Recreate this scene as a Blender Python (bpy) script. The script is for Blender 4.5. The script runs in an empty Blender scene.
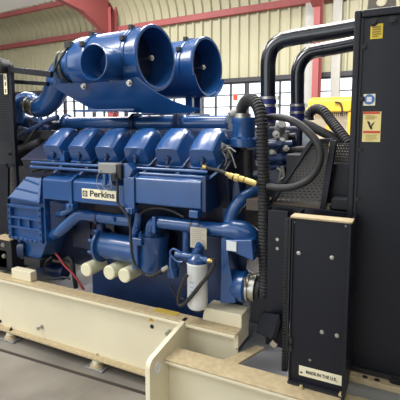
import bpy, bmesh, math, random
from mathutils import Vector, Matrix
random.seed(4)
C = bpy.context.scene
COL = C.collection
R = math.radians

# ------------------------------------------------------------------ camera
CAM_H, FPX, PITCH, YAW = 1.56, 420.0, R(6.5), R(26.7)
PX0, PY0 = 200.0, 173.0
cd = bpy.data.cameras.new('camera'); cam = bpy.data.objects.new('camera', cd); COL.objects.link(cam)
cam.location = (0, 0, CAM_H); cam.rotation_euler = (math.pi/2 - PITCH, 0, YAW)
cd.sensor_width = 36; cd.lens = 36*FPX/400; cd.shift_y = (PY0-200)/400; cd.clip_end = 200; cd.clip_start = .05
C.camera = cam
fwd = Vector((-math.sin(YAW)*math.cos(PITCH), math.cos(YAW)*math.cos(PITCH), -math.sin(PITCH)))
rgt = Vector((math.cos(YAW), math.sin(YAW), 0)); upv = rgt.cross(fwd)
def at(x, y, Y=None, X=None, Z=None):
    """the world point seen at a pixel, on the plane Y=, X= or Z= (metres)"""
    r = fwd + rgt*((x-PX0)/FPX) - upv*((y-PY0)/FPX)
    t = Y/r.y if Y is not None else X/r.x if X is not None else (Z-CAM_H)/r.z
    return Vector((r.x*t, r.y*t, CAM_H+r.z*t))

# ------------------------------------------------------------------ materials
def lin(c):
    return tuple(((v/255)/12.92 if v/255 <= .04045 else ((v/255+.055)/1.055)**2.4) for v in c)
def mat(name, rgb, rough=.5, metal=0, coat=0, var=.0, scale=6, rgb2=None, bump=0, bscale=60, spec=.5):
    m = bpy.data.materials.new(name); m.use_nodes = True
    nt = m.node_tree; b = nt.nodes['Principled BSDF']
    c = lin(rgb)
    b.inputs['Roughness'].default_value = rough; b.inputs['Metallic'].default_value = metal
    b.inputs['Coat Weight'].default_value = coat; b.inputs['Coat Roughness'].default_value = .12
    b.inputs['Specular IOR Level'].default_value = spec
    tc = nt.nodes.new('ShaderNodeTexCoord')
    n = nt.nodes.new('ShaderNodeTexNoise'); n.inputs['Scale'].default_value = scale; n.inputs['Detail'].default_value = 5
    nt.links.new(tc.outputs['Object'], n.inputs['Vector'])
    rp = nt.nodes.new('ShaderNodeValToRGB')
    c2 = lin(rgb2) if rgb2 else tuple(v*(1-var) for v in c)
    rp.color_ramp.elements[0].position = .35; rp.color_ramp.elements[1].position = .68
    rp.color_ramp.elements[0].color = (*c2, 1); rp.color_ramp.elements[1].color = (*c, 1)
    nt.links.new(n.outputs['Fac'], rp.inputs['Fac']); nt.links.new(rp.outputs['Color'], b.inputs['Base Color'])
    if bump:
        n2 = nt.nodes.new('ShaderNodeTexNoise'); n2.inputs['Scale'].default_value = bscale
        nt.links.new(tc.outputs['Object'], n2.inputs['Vector'])
        bp = nt.nodes.new('ShaderNodeBump'); bp.inputs['Strength'].default_value = bump; bp.inputs['Distance'].default_value = .01
        nt.links.new(n2.outputs['Fac'], bp.inputs['Height']); nt.links.new(bp.outputs['Normal'], b.inputs['Normal'])
    return m
M = {}
M['blue'] = mat('blue_paint', (28, 77, 137), .27, coat=.6, var=.22, scale=5, bump=.06, bscale=30)
M['blue_dark'] = mat('blue_paint_shaded', (18, 50, 98), .42, coat=.2, var=.4, scale=9, bump=.15, bscale=45)  # same engine blue, darkened in the colour for parts in shade
M['blue_deep_shade'] = mat('blue_paint_deep_shade', (14, 28, 60), .45, coat=.2, var=.4, scale=9)  # engine blue darkened further: shade between the pipes put into the colour
M['cream'] = mat('cream_paint', (230, 221, 192), .42, coat=.15, var=.08, scale=3)
M['tan'] = mat('dusty_cream_paint', (190, 174, 140), .55, rgb2=(174, 156, 122), scale=34)
M['white'] = mat('filter_white', (226, 228, 226), .35, coat=.2, var=.05)
M['ivory'] = mat('filter_ivory', (222, 218, 186), .45, coat=.1, var=.05)
M['black'] = mat('black_panel_paint', (13, 17, 30), .45, coat=.06, var=.15, scale=4, spec=.35)
M['black_gloss'] = mat('black_gloss_paint', (22, 28, 40), .22, coat=.6, var=.2)
M['rubber'] = mat('black_rubber', (38, 38, 42), .55, var=.2)
M['dark'] = mat('dark_iron', (30, 32, 38), .55, var=.35)
M['steel'] = mat('zinc_steel', (190, 188, 180), .35, metal=.9, var=.2)
M['grey'] = mat('grey_alloy', (150, 150, 148), .5, metal=.3, var=.2)
M['brass'] = mat('brass', (205, 180, 110), .35, metal=.7, var=.2)
M['red'] = mat('red_cable', (140, 34, 46), .45)
M['redsteel'] = mat('red_oxide_steel', (166, 88, 90), .6, var=.12, scale=3)
M['greysteel'] = mat('light_grey_steel', (182, 182, 178), .5, var=.1)
M['lug'] = mat('lug_grey', (120, 112, 102), .55, var=.2)
M['yellow'] = mat('yellow_paint', (232, 186, 62), .5, var=.15, scale=4)
M['sticker_yellow'] = mat('yellow_sticker', (214, 190, 44), .5)
M['sticker_cream'] = mat('cream_sticker', (224, 208, 140), .5)
M['sign_cream'] = mat('sign_cream', (232, 226, 196), .45)
M['paper'] = mat('paper_white', (214, 220, 224), .6)
M['sticker_red'] = mat('red_ink', (196, 70, 48), .5)
M['sticker_blue'] = mat('blue_ink', (70, 110, 172), .5)
M['ink'] = mat('black_ink', (28, 28, 32), .6)
M['brown_ink'] = mat('brown_ink', (150, 124, 50), .6)
M['wall'] = mat('cream_green_sheet', (184, 182, 154), .5, var=.08, scale=1.5)
M['roof'] = mat('grey_roof_sheet', (168, 163, 158), .6, var=.08, scale=1)
M['sill'] = mat('sill_wall', (176, 172, 160), .7, var=.15)
M['winframe'] = mat('window_frame_dark', (52, 52, 60), .5)
M['band'] = mat('clamp_olive', (84, 88, 74), .4, metal=.4)
M['cage'] = mat('cage_wire', (214, 204, 184), .5)

def floor_mat():
    m = bpy.data.materials.new('workshop_concrete'); m.use_nodes = True
    nt = m.node_tree; b = nt.nodes['Principled BSDF']; b.inputs['Roughness'].default_value = .42
    tc = nt.nodes.new('ShaderNodeTexCoord')
    n = nt.nodes.new('ShaderNodeTexNoise'); n.inputs['Scale'].default_value = 2.2; n.inputs['Detail'].default_value = 8
    nt.links.new(tc.outputs['Object'], n.inputs['Vector'])
    rp = nt.nodes.new('ShaderNodeValToRGB'); e = rp.color_ramp.elements
    e[0].position = .3; e[0].color = (*lin((112, 106, 98)), 1); e[1].position = .7; e[1].color = (*lin((152, 146, 138)), 1)
    nt.links.new(n.outputs['Fac'], rp.inputs['Fac']); nt.links.new(rp.outputs['Color'], b.inputs['Base Color'])
    n2 = nt.nodes.new('ShaderNodeTexNoise'); n2.inputs['Scale'].default_value = 9; n2.inputs['Detail'].default_value = 6
    nt.links.new(tc.outputs['Object'], n2.inputs['Vector'])
    mr = nt.nodes.new('ShaderNodeMapRange'); mr.inputs['To Min'].default_value = .3; mr.inputs['To Max'].default_value = .55
    nt.links.new(n2.outputs['Fac'], mr.inputs['Value']); nt.links.new(mr.outputs['Result'], b.inputs['Roughness'])
    return m
M['floor'] = floor_mat()
def roof_mat():
    m = bpy.data.materials.new('translucent_roof_sheet'); m.use_nodes = True
    nt = m.node_tree; b = nt.nodes['Principled BSDF']; b.inputs['Base Color'].default_value = (*lin((172, 168, 164)), 1); b.inputs['Roughness'].default_value = .6
    t = nt.nodes.new('ShaderNodeBsdfTranslucent'); t.inputs['Color'].default_value = (*lin((214, 210, 204)), 1)
    mx = nt.nodes.new('ShaderNodeMixShader'); mx.inputs['Fac'].default_value = .5
    nt.links.new(b.outputs[0], mx.inputs[1]); nt.links.new(t.outputs[0], mx.inputs[2]); nt.links.new(mx.outputs[0], nt.nodes['Material Output'].inputs['Surface'])
    return m
M['roof'] = roof_mat()
def pane_mat():
    m = bpy.data.materials.new('window_glass'); m.use_nodes = True
    nt = m.node_tree; nt.nodes.remove(nt.nodes['Principled BSDF'])
    out = nt.nodes['Material Output']
    t = nt.nodes.new('ShaderNodeBsdfTransparent'); g = nt.nodes.new('ShaderNodeBsdfGlossy'); g.inputs['Roughness'].default_value = .05
    t.inputs['Color'].default_value = (.96, .98, 1, 1)
    mx = nt.nodes.new('ShaderNodeMixShader'); mx.inputs['Fac'].default_value = .06
    nt.links.new(t.outputs[0], mx.inputs[1]); nt.links.new(g.outputs[0], mx.inputs[2]); nt.links.new(mx.outputs[0], out.inputs['Surface'])
    return m
M['pane'] = pane_mat()

# ------------------------------------------------------------------ mesh helpers
def frame(d):
    d = d.normalized(); a = Vector((0, 0, 1)) if abs(d.z) < .9 else Vector((1, 0, 0))
    u = a.cross(d).normalized(); return u, d.cross(u)
def spline(pts, n=8):
    pts = [Vector(p) for p in pts]; out = []
    for i in range(len(pts)-1):
        p0 = pts[i-1] if i else pts[0]*2-pts[1]
        p1, p2 = pts[i], pts[i+1]
        p3 = pts[i+2] if i+2 < len(pts) else pts[-1]*2-pts[-2]
        for k in range(n):
            t = k/n
            out.append(.5*((2*p1)+(p2-p0)*t+(2*p0-5*p1+4*p2-p3)*t*t+(3*p1-p0-3*p2+p3)*t**3))
    out.append(pts[-1]); return out
class MB:
    def __init__(s): s.bm = bmesh.new()
    def face(s, vs):
        try: return s.bm.faces.new(vs)
        except ValueError: return None
    def box(s, lo, hi, rot=None, org=None):
        lo, hi = Vector(lo), Vector(hi)
        ps = [Vector((x, y, z)) for x in (lo.x, hi.x) for y in (lo.y, hi.y) for z in (lo.z, hi.z)]
        if rot is not None:
            o = Vector(org) if org is not None else (lo+hi)/2
            ps = [o+rot @ (p-o) for p in ps]
        v = [s.bm.verts.new(p) for p in ps]
        for f in ((0, 1, 3, 2), (4, 6, 7, 5), (0, 4, 5, 1), (2, 3, 7, 6), (0, 2, 6, 4), (1, 5, 7, 3)): s.face([v[i] for i in f])
        return s
    def bar(s, a, b, w, h, up=(0, 0, 1)):
        a, b = Vector(a), Vector(b); d = (b-a).normalized(); u = Vector(up).cross(d)
        if u.length < 1e-4: u = Vector((1, 0, 0)).cross(d)
        u.normalize(); n = d.cross(u)
        v = [s.bm.verts.new(p+u*(i*w/2)+n*(j*h/2)) for p in (a, b) for i, j in ((-1, -1), (1, -1), (1, 1), (-1, 1))]
        for f in ((3, 2, 1, 0), (4, 5, 6, 7), (0, 1, 5, 4), (1, 2, 6, 5), (2, 3, 7, 6), (3, 0, 4, 7)): s.face([v[i] for i in f])
        return s
    def prism(s, poly, vec, lean=None):
        vec = Vector(vec); poly = [Vector(p) for p in poly]
        if lean: poly = [p+Vector((0, max(0, lean[1]-p.z)*lean[0], 0)) for p in poly]
        a = [s.bm.verts.new(Vector(p)) for p in poly]; b = [s.bm.verts.new(Vector(p)+vec) for p in poly]
        n = len(a); s.face(a[::-1]); s.face(b)
        for i in range(n): s.face([a[i], a[(i+1) % n], b[(i+1) % n], b[i]])
        return s
    def lathe(s, p0, ax, prof, n=32, a0=0, a1=2*math.pi):
        p0, ax = Vector(p0), Vector(ax).normalized(); u, w = frame(ax)
        full = abs(a1-a0-2*math.pi) < 1e-6; m = n if full else n+1; rings = []
        for t, r in prof:
            if r < 1e-6: rings.append([s.bm.verts.new(p0+ax*t)]); continue
            rings.append([s.bm.verts.new(p0+ax*t+(u*math.cos(a0+(a1-a0)*k/n)+w*math.sin(a0+(a1-a0)*k/n))*r) for k in range(m)])
        for A, B in zip(rings, rings[1:]):
            for k in range(n):
                j = (k+1) % m
                if len(A) == 1 and len(B) == 1: continue
                if len(A) == 1: s.face([A[0], B[k], B[j]])
                elif len(B) == 1: s.face([A[k], B[0], A[j]])
                else: s.face([A[k], B[k], B[j], A[j]])
        return s
    def cyl(s, a, b, r, r2=None, n=24):
        a, b = Vector(a), Vector(b); L = (b-a).length; r2 = r if r2 is None else r2
        return s.lathe(a, b-a, [(0, 0), (0, r), (L, r2), (L, 0)], n)
    def tube(s, pts, r, n=14, sm=8, rfun=None):
        P = spline(pts, sm) if sm else [Vector(p) for p in pts]
        d = (P[1]-P[0]).normalized(); u, w = frame(d); rings = []; L = 0
        tot = sum((b-a).length for a, b in zip(P, P[1:]))
        for i, p in enumerate(P):
            nd = ((P[i+1] if i+1 < len(P) else P[i])-(P[i-1] if i else P[i])).normalized()
            q = d.rotation_difference(nd); u = q @ u; w = q @ w; d = nd
            if i: L += (p-P[i-1]).length
            rr = rfun(L, tot) if rfun else (r[0]+(r[1]-r[0])*L/tot if isinstance(r, tuple) else r)
            rings.append([s.bm.verts.new(p+(u*math.cos(2*math.pi*k/n)+w*math.sin(2*math.pi*k/n))*rr) for k in range(n)])
        for A, B in zip(rings, rings[1:]):
            for k in range(n): s.face([A[k], A[(k+1) % n], B[(k+1) % n], B[k]])
        s.face(rings[0][::-1]); s.face(rings[-1]); return s
    def corr(s, pts, r, pitch=.011, depth=.1, n=18):
        P = spline(pts, 12); tot = sum((b-a).length for a, b in zip(P, P[1:])); N = int(tot/pitch*4)
        Q = []; acc = 0; i = 0
        for k in range(N+1):
            t = tot*k/N
            while i < len(P)-2 and acc+(P[i+1]-P[i]).length < t: acc += (P[i+1]-P[i]).length; i += 1
            Q.append(P[i].lerp(P[i+1], min(1, (t-acc)/max(1e-9, (P[i+1]-P[i]).length))))
        cnt = [0]
        def rf(L, T):
            cnt[0] += 1; return r*(1-depth*(1 if (cnt[0] % 4) in (0, 1) else 0))
        return s.tube(Q, r, n, 0, rf)
    def bolt(s, p, ax, r=.009, h=.008):
        p, ax = Vector(p), Vector(ax).normalized()
        s.lathe(p-ax*.002, ax, [(0, 0), (0, r*1.45), (h*.3, r*1.45), (h*.3, 0)], 14)
        return s.lathe(p, ax, [(0, 0), (0, r), (h, r*.95), (h*1.05, 0)], 6)
    def arc(s, c, r, a0, a1, x0, x1, th, n=20):
        """sheet bent round the X axis: inner radius r, angles in degrees in the YZ plane"""
        R_ = []
        for k in range(n+1):
            a = R(a0+(a1-a0)*k/n); y, z = math.cos(a), math.sin(a)
            R_.append([s.bm.verts.new((x, c[0]+y*q, c[1]+z*q)) for x, q in ((x0, r), (x1, r), (x1, r+th), (x0, r+th))])
        for A, B in zip(R_, R_[1:]):
            for k in range(4): s.face([A[k], A[(k+1) % 4], B[(k+1) % 4], B[k]])
        s.face(R_[0]); s.face(R_[-1][::-1]); return s
    def build(s, name, m, parent=None, bev=0, smooth=40, seg=2):
        bm = s.bm
        bmesh.ops.recalc_face_normals(bm, faces=bm.faces[:])
        root = parent
        while root is not None and root.parent is not None: root = root.parent
        if root is not None and root.type == 'EMPTY': off = Vector(root.location)
        elif root is not None: off = Vector(root.location)
        else:
            vs = [v.co for v in bm.verts]
            off = Vector(((min(v.x for v in vs)+max(v.x for v in vs))/2, (min(v.y for v in vs)+max(v.y for v in vs))/2, min(v.z for v in vs)))
        for v in bm.verts: v.co -= off
        me = bpy.data.meshes.new(name); bm.to_mesh(me); bm.free()
        me.materials.append(m)
        for p in me.polygons: p.use_smooth = True
        me.set_sharp_from_angle(angle=R(smooth))
        o = bpy.data.objects.new(name, me); COL.objects.link(o)
        if parent is not None: o.parent = parent
        else: o.location = off
        if bev:
            b = o.modifiers.new('bevel', 'BEVEL'); b.width = bev; b.segments = seg; b.limit_method = 'ANGLE'; b.angle_limit = R(40); b.harden_normals = True
        return o
def thing(name, label, cat, loc, group=None):
    o = bpy.data.objects.new(name, None); COL.objects.link(o); o.location = loc; o.empty_display_size = .1
    return tag(o, label, cat, group)
def tag(o, label, cat=None, group=None):
    o['label'] = label
    if cat: o['category'] = cat
    if group: o['group'] = group
    return o
def struct(o, label=None):
    o['kind'] = 'structure'
    if label: o['label'] = label
    return o
def lab(o, label): o['label'] = label; return o
def lettering(name, txt, m, parent, loc, size, width, rot=(math.pi/2, 0, 0), bold=.0):
    """raised text laid on a plate facing the camera side (-Y), fitted to a width"""
    cu = bpy.data.curves.new(name, 'FONT'); cu.body = txt; cu.size = size; cu.extrude = .0006; cu.align_x = 'CENTER'; cu.align_y = 'CENTER'; cu.offset = bold
    tmp = bpy.data.objects.new('tmp_text', cu); COL.objects.link(tmp)
    bpy.context.view_layer.update()
    w = tmp.dimensions.x
    me = bpy.data.meshes.new_from_object(tmp.evaluated_get(bpy.context.evaluated_depsgraph_get()))
    bpy.data.objects.remove(tmp); me.name = name
    k = width/max(w, 1e-6)
    me.transform(Matrix.Diagonal((k, 1, 1, 1)))
    me.materials.clear(); me.materials.append(m)
    root = parent
    while root.parent is not None: root = root.parent
    me.transform(Matrix.Translation(Vector(loc)-Vector(root.location)) @ Matrix.Rotation(math.pi/2, 4, 'X'))
    o = bpy.data.objects.new(name, me); COL.objects.link(o); o.parent = parent; return o
def dup(o, name=None, d=(0, 0, 0), parent=None):
    c = o.copy(); COL.objects.link(c); c.location = Vector(o.location)+Vector(d)
    if parent is not None: c.parent = parent
    for ch in o.children: dup(ch, None, (0, 0, 0), c)
    return c

# ================================================================== THE BUILDING
b = MB(); b.box((-22, -6, -.2), (9, 9.6, 0)); struct(b.build('floor', M['floor']), 'grey brown workshop concrete floor')

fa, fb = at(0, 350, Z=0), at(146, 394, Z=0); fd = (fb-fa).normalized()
struct(MB().bar(fa-fd*1.5+Vector((0, 0, .0015)), fb+fd*.3+Vector((0, 0, .0015)), .022, .003).build('trim_6', mat('floor_line_dark', (60, 54, 50), .7)), 'thin dark line on the concrete floor')  # thin dark bar lying on the floor beside the skid
# the back wall: runs nearly along X, slightly turned
WT = Vector((.9969, -.0785, 0)); WN = Vector((-.0785, -.9969, 0)); W0 = Vector((0, 8, 0))
def W(s, h, o=0): return W0+WT*s+WN*o+Vector((0, 0, h))
S0, S1 = -15.5, 6.5
WIN_T, WIN_B, EAVE = 2.45, .95, 3.87
def sheet(path, name, m, pitch=.215, label=None):
    """corrugated sheet: ribs along the path, given as (o, h, normal_o, normal_h)"""
    b = MB(); rows = []
    n = int((S1-S0)/pitch)
    prof = []
    for k in range(n):
        s = S0+k*pitch
        prof += [(s, 0), (s+pitch*.66, 0), (s+pitch*.74, .042), (s+pitch*.92, .042)]
    for (o, h, no, nh) in path:
        rows.append([b.bm.verts.new(W(s, h+nh*d, o+no*d)) for s, d in prof])
    for A, B in zip(rows, rows[1:]):
        for k in range(len(A)-1): b.face([A[k], A[k+1], B[k+1], B[k]])
    return struct(b.build(name, m, smooth=25), label)
path = [(0, WIN_T+.05, 1, 0), (0, EAVE, 1, 0)]
rc = .75
for k in range(1, 11):
    a = R(k*8.2); path.append((rc*(1-math.cos(a)), EAVE+rc*math.sin(a), math.cos(a), -math.sin(a)))
sheet(path, 'wall_back', M['wall'], label='cream green corrugated sheet wall curving over at the eave')
o_e, h_e = path[-1][0], path[-1][1]
struct(MB().prism([W(S0, h_e, o_e-.05), W(S0, h_e+1.3, o_e+9), W(S0, h_e+1.32, o_e+9), W(S0, h_e+.02, o_e-.05)], WT*(S1-S0)).build('ceiling', M['roof']), 'grey sheet roof')
struct(MB().prism([W(S0, 0, .04), W(S1, 0, .04), W(S1, WIN_B, .04), W(S0, WIN_B, .04)], WN*-.2).build('wall_sill', M['sill']), 'low wall under the windows')
struct(MB().prism([W(S0, 0, 12), W(S0, 0, -.2), W(S0, 5, -.2), W(S0, 6, 12)], WT*-.1).build('wall_left', M['wall']), 'left end wall')
b = MB(); b.prism([(x, -5, z) for x, z in ((-16, 0), (-7.5, 0), (-7.5, 4.6), (-.5, 4.6), (-.5, 0), (8.5, 0), (8.5, 6.8), (-16, 6.8))], (0, -.2, 0))  # unseen wall cuts front light; bay placed to bring it from the left
struct(b.build('wall_front_unseen', M['sill']), 'unseen front wall with a wide open door bay placed to steer the light')
struct(MB().box((8.3, -5, 0), (8.5, 8.5, 6.6)).build('wall_right_unseen', M['sill']), 'unseen right end wall')  # unseen wall added to close off light from the right
# red rails
def rail(name, s0, s1, h, o, w, d, m=M['redsteel'], label=None):
    return struct(MB().prism([W(s0, h-w/2, o), W(s0, h+w/2, o), W(s0, h+w/2, o+d), W(s0, h-w/2, o+d)], WT*(s1-s0)).build(name, m, bev=.008), label)
rail('trim_1', S0, S1, EAVE-.03, .035, .13, .1, label='red steel rail along the eave of the wall')
rail('trim_2', S0, -6.5, 4.42, .82, .11, .09, label='red purlin under the roof')
rail('trim_3', S0, S1, WIN_T+.03, .02, .09, .06, M['winframe'], 'dark head rail over the windows')
# columns with rafters
for i, s in enumerate((-6.5, -1.575)):
    b = MB(); hw = (.085, .055)[i]
    b.prism([W(s-hw, 0, .16), W(s+hw, 0, .16), W(s+hw, 0, .172), W(s-hw, 0, .172)], (0, 0, 4.4))
    b.prism([W(s-hw, 0, .36), W(s+hw, 0, .36), W(s+hw, 0, .372), W(s-hw, 0, .372)], (0, 0, 4.3))
    b.prism([W(s-.006, 0, .172), W(s+.006, 0, .172), W(s+.006, 0, .36), W(s-.006, 0, .36)], (0, 0, 4.4))
    struct(b.build('column' if i == 0 else 'column.001', M['redsteel']), 'red steel column, %s' % ('behind the air cleaner' if i == 0 else 'behind the black coolant pipes'))
    b = MB()
    def fl(h0, o0, h1, o1): b.prism([W(s-.085, h0, o0), W(s+.085, h0, o0), W(s+.085, h1, o1), W(s-.085, h1, o1)], (0, 0, .014))
    fl(4.48, .15, 5.62, 8); fl(4.02, 1.2, 5.05, 8); fl(3.62, .37, 4.02, 1.2)
    b.prism([W(s-.006, 3.62, .37), W(s-.006, 4.5, .15), W(s-.006, 5.62, 8), W(s-.006, 5.05, 8), W(s-.006, 4.02, 1.2)], WT*.012)
    struct(b.build('rafter' if i == 0 else 'rafter.001', M['redsteel']), 'red steel rafter rising from the wall column')
# grey downpipes beside the right column
struct(MB().prism([W(-1.86, 0, .06), W(-1.66, 0, .06), W(-1.66, 0, .14), W(-1.86, 0, .14)], (0, 0, 3.78)).build('trim_4', M['greysteel'], bev=.006), 'light grey post left of the red column')
struct(MB().prism([W(-1.36, 0, .06), W(-1.2, 0, .06), W(-1.2, 0, .14), W(-1.36, 0, .14)], (0, 0, 3.78)).build('trim_5', M['greysteel'], bev=.006), 'light grey post right of the red column')
# windows
BAY = 1.08; k = 0; s = -14.98
while s < 5:
    b = MB(); s0, s1 = s, s+BAY
    def vb(sc, w): b.prism([W(sc-w/2, WIN_B, -.02), W(sc+w/2, WIN_B, -.02), W(sc+w/2, WIN_B, .04), W(sc-w/2, WIN_B, .04)], (0, 0, WIN_T-WIN_B))
    def hb(h, w): b.prism([W(s0, h-w/2, -.02), W(s0, h+w/2, -.02), W(s0, h+w/2, .035), W(s0, h-w/2, .035)], WT*(s1-s0))
    vb(s0+.035, .07); vb(s1-.0, .03)
    for q in (1, 2): vb(s0+BAY*q/3+.02, .028)
    for q in range(7): hb(WIN_B+.02+(WIN_T-WIN_B-.04)*q/6, .022 if q not in (0, 3, 6) else .045)
    k += 1
    f = struct(b.build('window_%d' % k, M['winframe']))
    p = MB(); p.prism([W(s0, WIN_B, .0), W(s1, WIN_B, .0), W(s1, WIN_T, .0), W(s0, WIN_T, .0)], WN*.004)
    p.build('pane', M['pane'], f)
    s += BAY
p = at(235.3, 97, Y=8.2); q = Vector((p-W0)).dot(WT)
tag(MB().prism([W(q-.05, p.z-.07, .05), W(q+.05, p.z-.07, .05), W(q+.05, p.z+.06, .05), W(q-.05, p.z+.06, .05)], WN*.01).build('notice', M['sticker_red']), 'small red notice stuck on the window pane right of the second air cleaner', 'notice')

# ================================================================== BASE FRAME
base = thing('base_frame', 'cream painted steel skid frame carrying the blue engine, on rubber feet', 'skid', (-1.2, 2.6, 0))
XL, XG, XR = -3.3, -1.075, -.776
RT = .475
def rails(yf, sgn, first):
    y = lambda d: yf+sgn*d
    lo = lambda a, c: (min(a, c), max(a, c))
    y0, y1 = lo(y(.045), y(.058)); MB().box((XL, y0, .07), (XR, y1, RT-.01)).build('rail_web', M['cream'], base)
    y0, y1 = lo(y(0), y(.085)); lab(MB().box((XL, y0, RT-.014), (XR+.01, y1, RT)).build('top_flange', M['tan'], base, bev=.003), 'dusty tan top flange')
    y0, y1 = lo(y(-.0), y(.115)); MB().box((XL, y0, .07), (XG, y1, .084)).build('bottom_flange', M['tan'], base, bev=.003)
    y0, y1 = lo(y(-.001), y(.012)); MB().box((XL, y0, RT-.03), (XR, y1, RT-.012)).build('flange_lip', M['cream'], base, bev=.003)
rails(1.95, 1, True); rails(3.55, -1, False)
# end of the tall rail
MB().box((XR-.012, 1.965, .375), (XR, 2.065, RT-.014)).build('end_plate', M['cream'], base)
# gusset plate across the step, with its thick sloping edge
gp = [(XG, 2.0, RT), (XG, 1.955, RT), (XG, 1.625, .425), (XG, 1.605, .41), (XG, 1.597, .385), (XG, 1.597, .02), (XG, 2.0, .02)]
g = MB().prism(gp, (-.028, 0, 0)).build('gusset_plate', M['cream'], base, bev=.003)
MB().lathe((XG-.001, 1.668, .355), (1, 0, 0), [(0, 0), (0, .03), (.004, .03), (.004, .022), (.0015, .02), (.0015, 0)], 24).build('hole_cap', M['white'], g)
# lower outer beam under the radiator
BT = .375
MB().box((XG-.02, 1.775, .03), (1.2, 1.79, BT-.008)).build('outer_beam_web', M['cream'], base)
lab(MB().box((XG-.012, 1.725, BT-.012), (1.2, 1.855, BT)).build('outer_beam_flange', M['tan'], base, bev=.003), 'dusty tan top flange')
MB().box((XG-.012, 1.724, BT-.026), (1.2, 1.736, BT-.010)).build('outer_beam_lip', M['cream'], base, bev=.003)
MB().box((XG-.02, 1.725, .03), (1.2, 1.855, .045)).build('outer_beam_foot', M['cream'], base)
MB().box((XG-.02, 3.70, .03), (1.2, 3.82, BT)).build('outer_beam_web', M['cream'], base)
# cross members
MB().prism([(-.835, 1.79, BT-.016), (-.745, 1.79, BT-.016), (-.648, 2.07, BT-.016), (-.70, 2.07, BT-.016)], (0, 0, .014)).build('corner_brace', M['tan'], base, bev=.003)
for x0, x1, zt in ((.9, 1.0, BT-.02),):
    MB().box((x0, 1.79, zt-.014), (x1, 3.7, zt)).build('cross_member', M['tan'], base)
lab(MB().prism([(-3.1, 2.08, .2), (-1.0, 2.08, .2), (-1.0, 1.8, .2), (1.0, 1.8, .2), (1.0, 3.69, .2), (-1.0, 3.69, .2), (-1.0, 3.4, .2), (-3.1, 3.4, .2)], (0, 0, .008)).build('lit_floor_sheet', mat('pale_lit_floor', (236, 236, 246), .4), base), 'added pale sheet standing in for daylit floor inside the frame')  # added sheet; its pale colour stands in for daylight on the floor
MB().box((-.48, 1.79, .209), (-.40, 3.7, .26)).build('cross_tie', M['white'], base)
MB().box((-3.1, 2.0, .1), (-3.0, 3.5, .3)).build('cross_member', M['cream'], base)
# engine feet on the rail
MB().prism([(-1.0, 2.015, RT), (XR+.012, 2.015, RT), (XR+.012, 2.015, .55), (-.985, 2.015, .55)], (0, .12, 0)).build('engine_foot', M['cream'], base, bev=.004)
MB().box((XR-.011, 1.966, .385), (XR+.012, 2.13, RT-.001)).build('foot_plate', M['cream'], base, bev=.004)
f0 = at(12, 274, Y=1.99).x; f1 = at(31, 274, Y=1.99).x
MB().box((f0, 1.985, RT), (f1, 2.04, .545)).build('engine_foot', M['cream'], base, bev=.004)
# bolts on web and lower flange
for x, y in ((42, 326.5), (170, 331.5)):
    b = MB(); p = at(x, y, Y=1.995); b.lathe(p, (0, -1, 0), [(0, 0), (0, .014), (.006, .014), (.006, 0)], 16); b.cyl(p, p+Vector((0, -.035, 0)), .008, n=12); b.lathe(p+Vector((0, -.028, 0)), (0, -1, 0), [(0, 0), (0, .013), (.01, .013), (.01, 0)], 6)
    b.build('bolt', M['steel'], base)
for x, y in ((11, 330), (82, 347), (87, 349)):
    p = at(x, y, Z=.084); MB().bolt(p, (0, 0, 1), .009, .014).build('bolt', M['dark'], base)
p = at(152, 326.5, Y=1.994); MB().lathe(p, (0, -1, 0), [(0, 0), (0, .013), (.002, .013), (.002, 0)], 20).build('hole_plug', M['ink'], base)
p = at(0.5, 321, Y=1.994); MB().lathe(p, (0, -1, 0), [(0, 0), (0, .012), (.012, .01), (.012, 0)], 12).build('bolt', M['dark'], base)
p = at(151, 318.6, Y=1.9935)
w = .0205
ws = MB().prism([p+Vector((-w, 0, -w*.85)), p+Vector((w, 0, -w*.85)), p+Vector((0, 0, w))], (0, .0015, 0)).build('warning_sticker', M['yellow'], base); lab(ws, 'yellow triangle sticker')
b = MB(); p2 = p+Vector((0, -.0012, -.002)); b.prism([p2+Vector((.0015, 0, .012)), p2+Vector((-.004, 0, .001)), p2+Vector((0, 0, .001)), p2+Vector((-.001, 0, -.012)), p2+Vector((.004, 0, .003)), p2+Vector((.0005, 0, .003))], (0, .001, 0)); b.build('bolt_symbol', M['ink'], ws)
pa, pb = at(158, 307.5, Z=RT).x, at(180, 313, Z=RT).x
lab(MB().box((pa, 1.985, RT), (pb, 2.035, RT+.002)).build('base_sticker', mat('dull_yellow', (186, 160, 70), .6), base), 'dull yellow sticker on the flange')

# rubber feet under the rails
AVX = [(-2.55, 'rubber foot under the near cream rail, left end of the frame'), (-1.745, 'rubber foot under the near cream rail, left of the gusset plate')]
def av(x, y, label):
    t = thing('mount_foot', label, 'machine foot', (x, y, 0), 'anti-vibration feet under the base frame')
    MB().box((x-.075, y-.045, .001), (x+.075, y+.045, .014)).build('foot_plate', M['grey'], t, bev=.004)
    MB().lathe((x, y, .014), (0, 0, 1), [(0, 0), (0, .047), (.018, .043), (.026, .03), (.026, 0)], 24).build('rubber_pad', M['tan'], t)
    MB().lathe((x, y, .04), (0, 0, 1), [(0, 0), (0, .034), (.018, .03), (.029, .02), (.029, 0)], 24).build('mount_cap', M['ivory'], t)
    MB().bolt((x, y-.0, .084), (0, 0, 1), .008, .010).build('nut', M['tan'], t)
for x, l in AVX: av(x, 1.99, l)

# ================================================================== ENGINE
eng = thing('diesel_engine', 'big blue vee diesel engine with six rocker covers in view, on a cream skid', 'engine', (-1.6, 2.75, RT))
YC = 2.75
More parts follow.
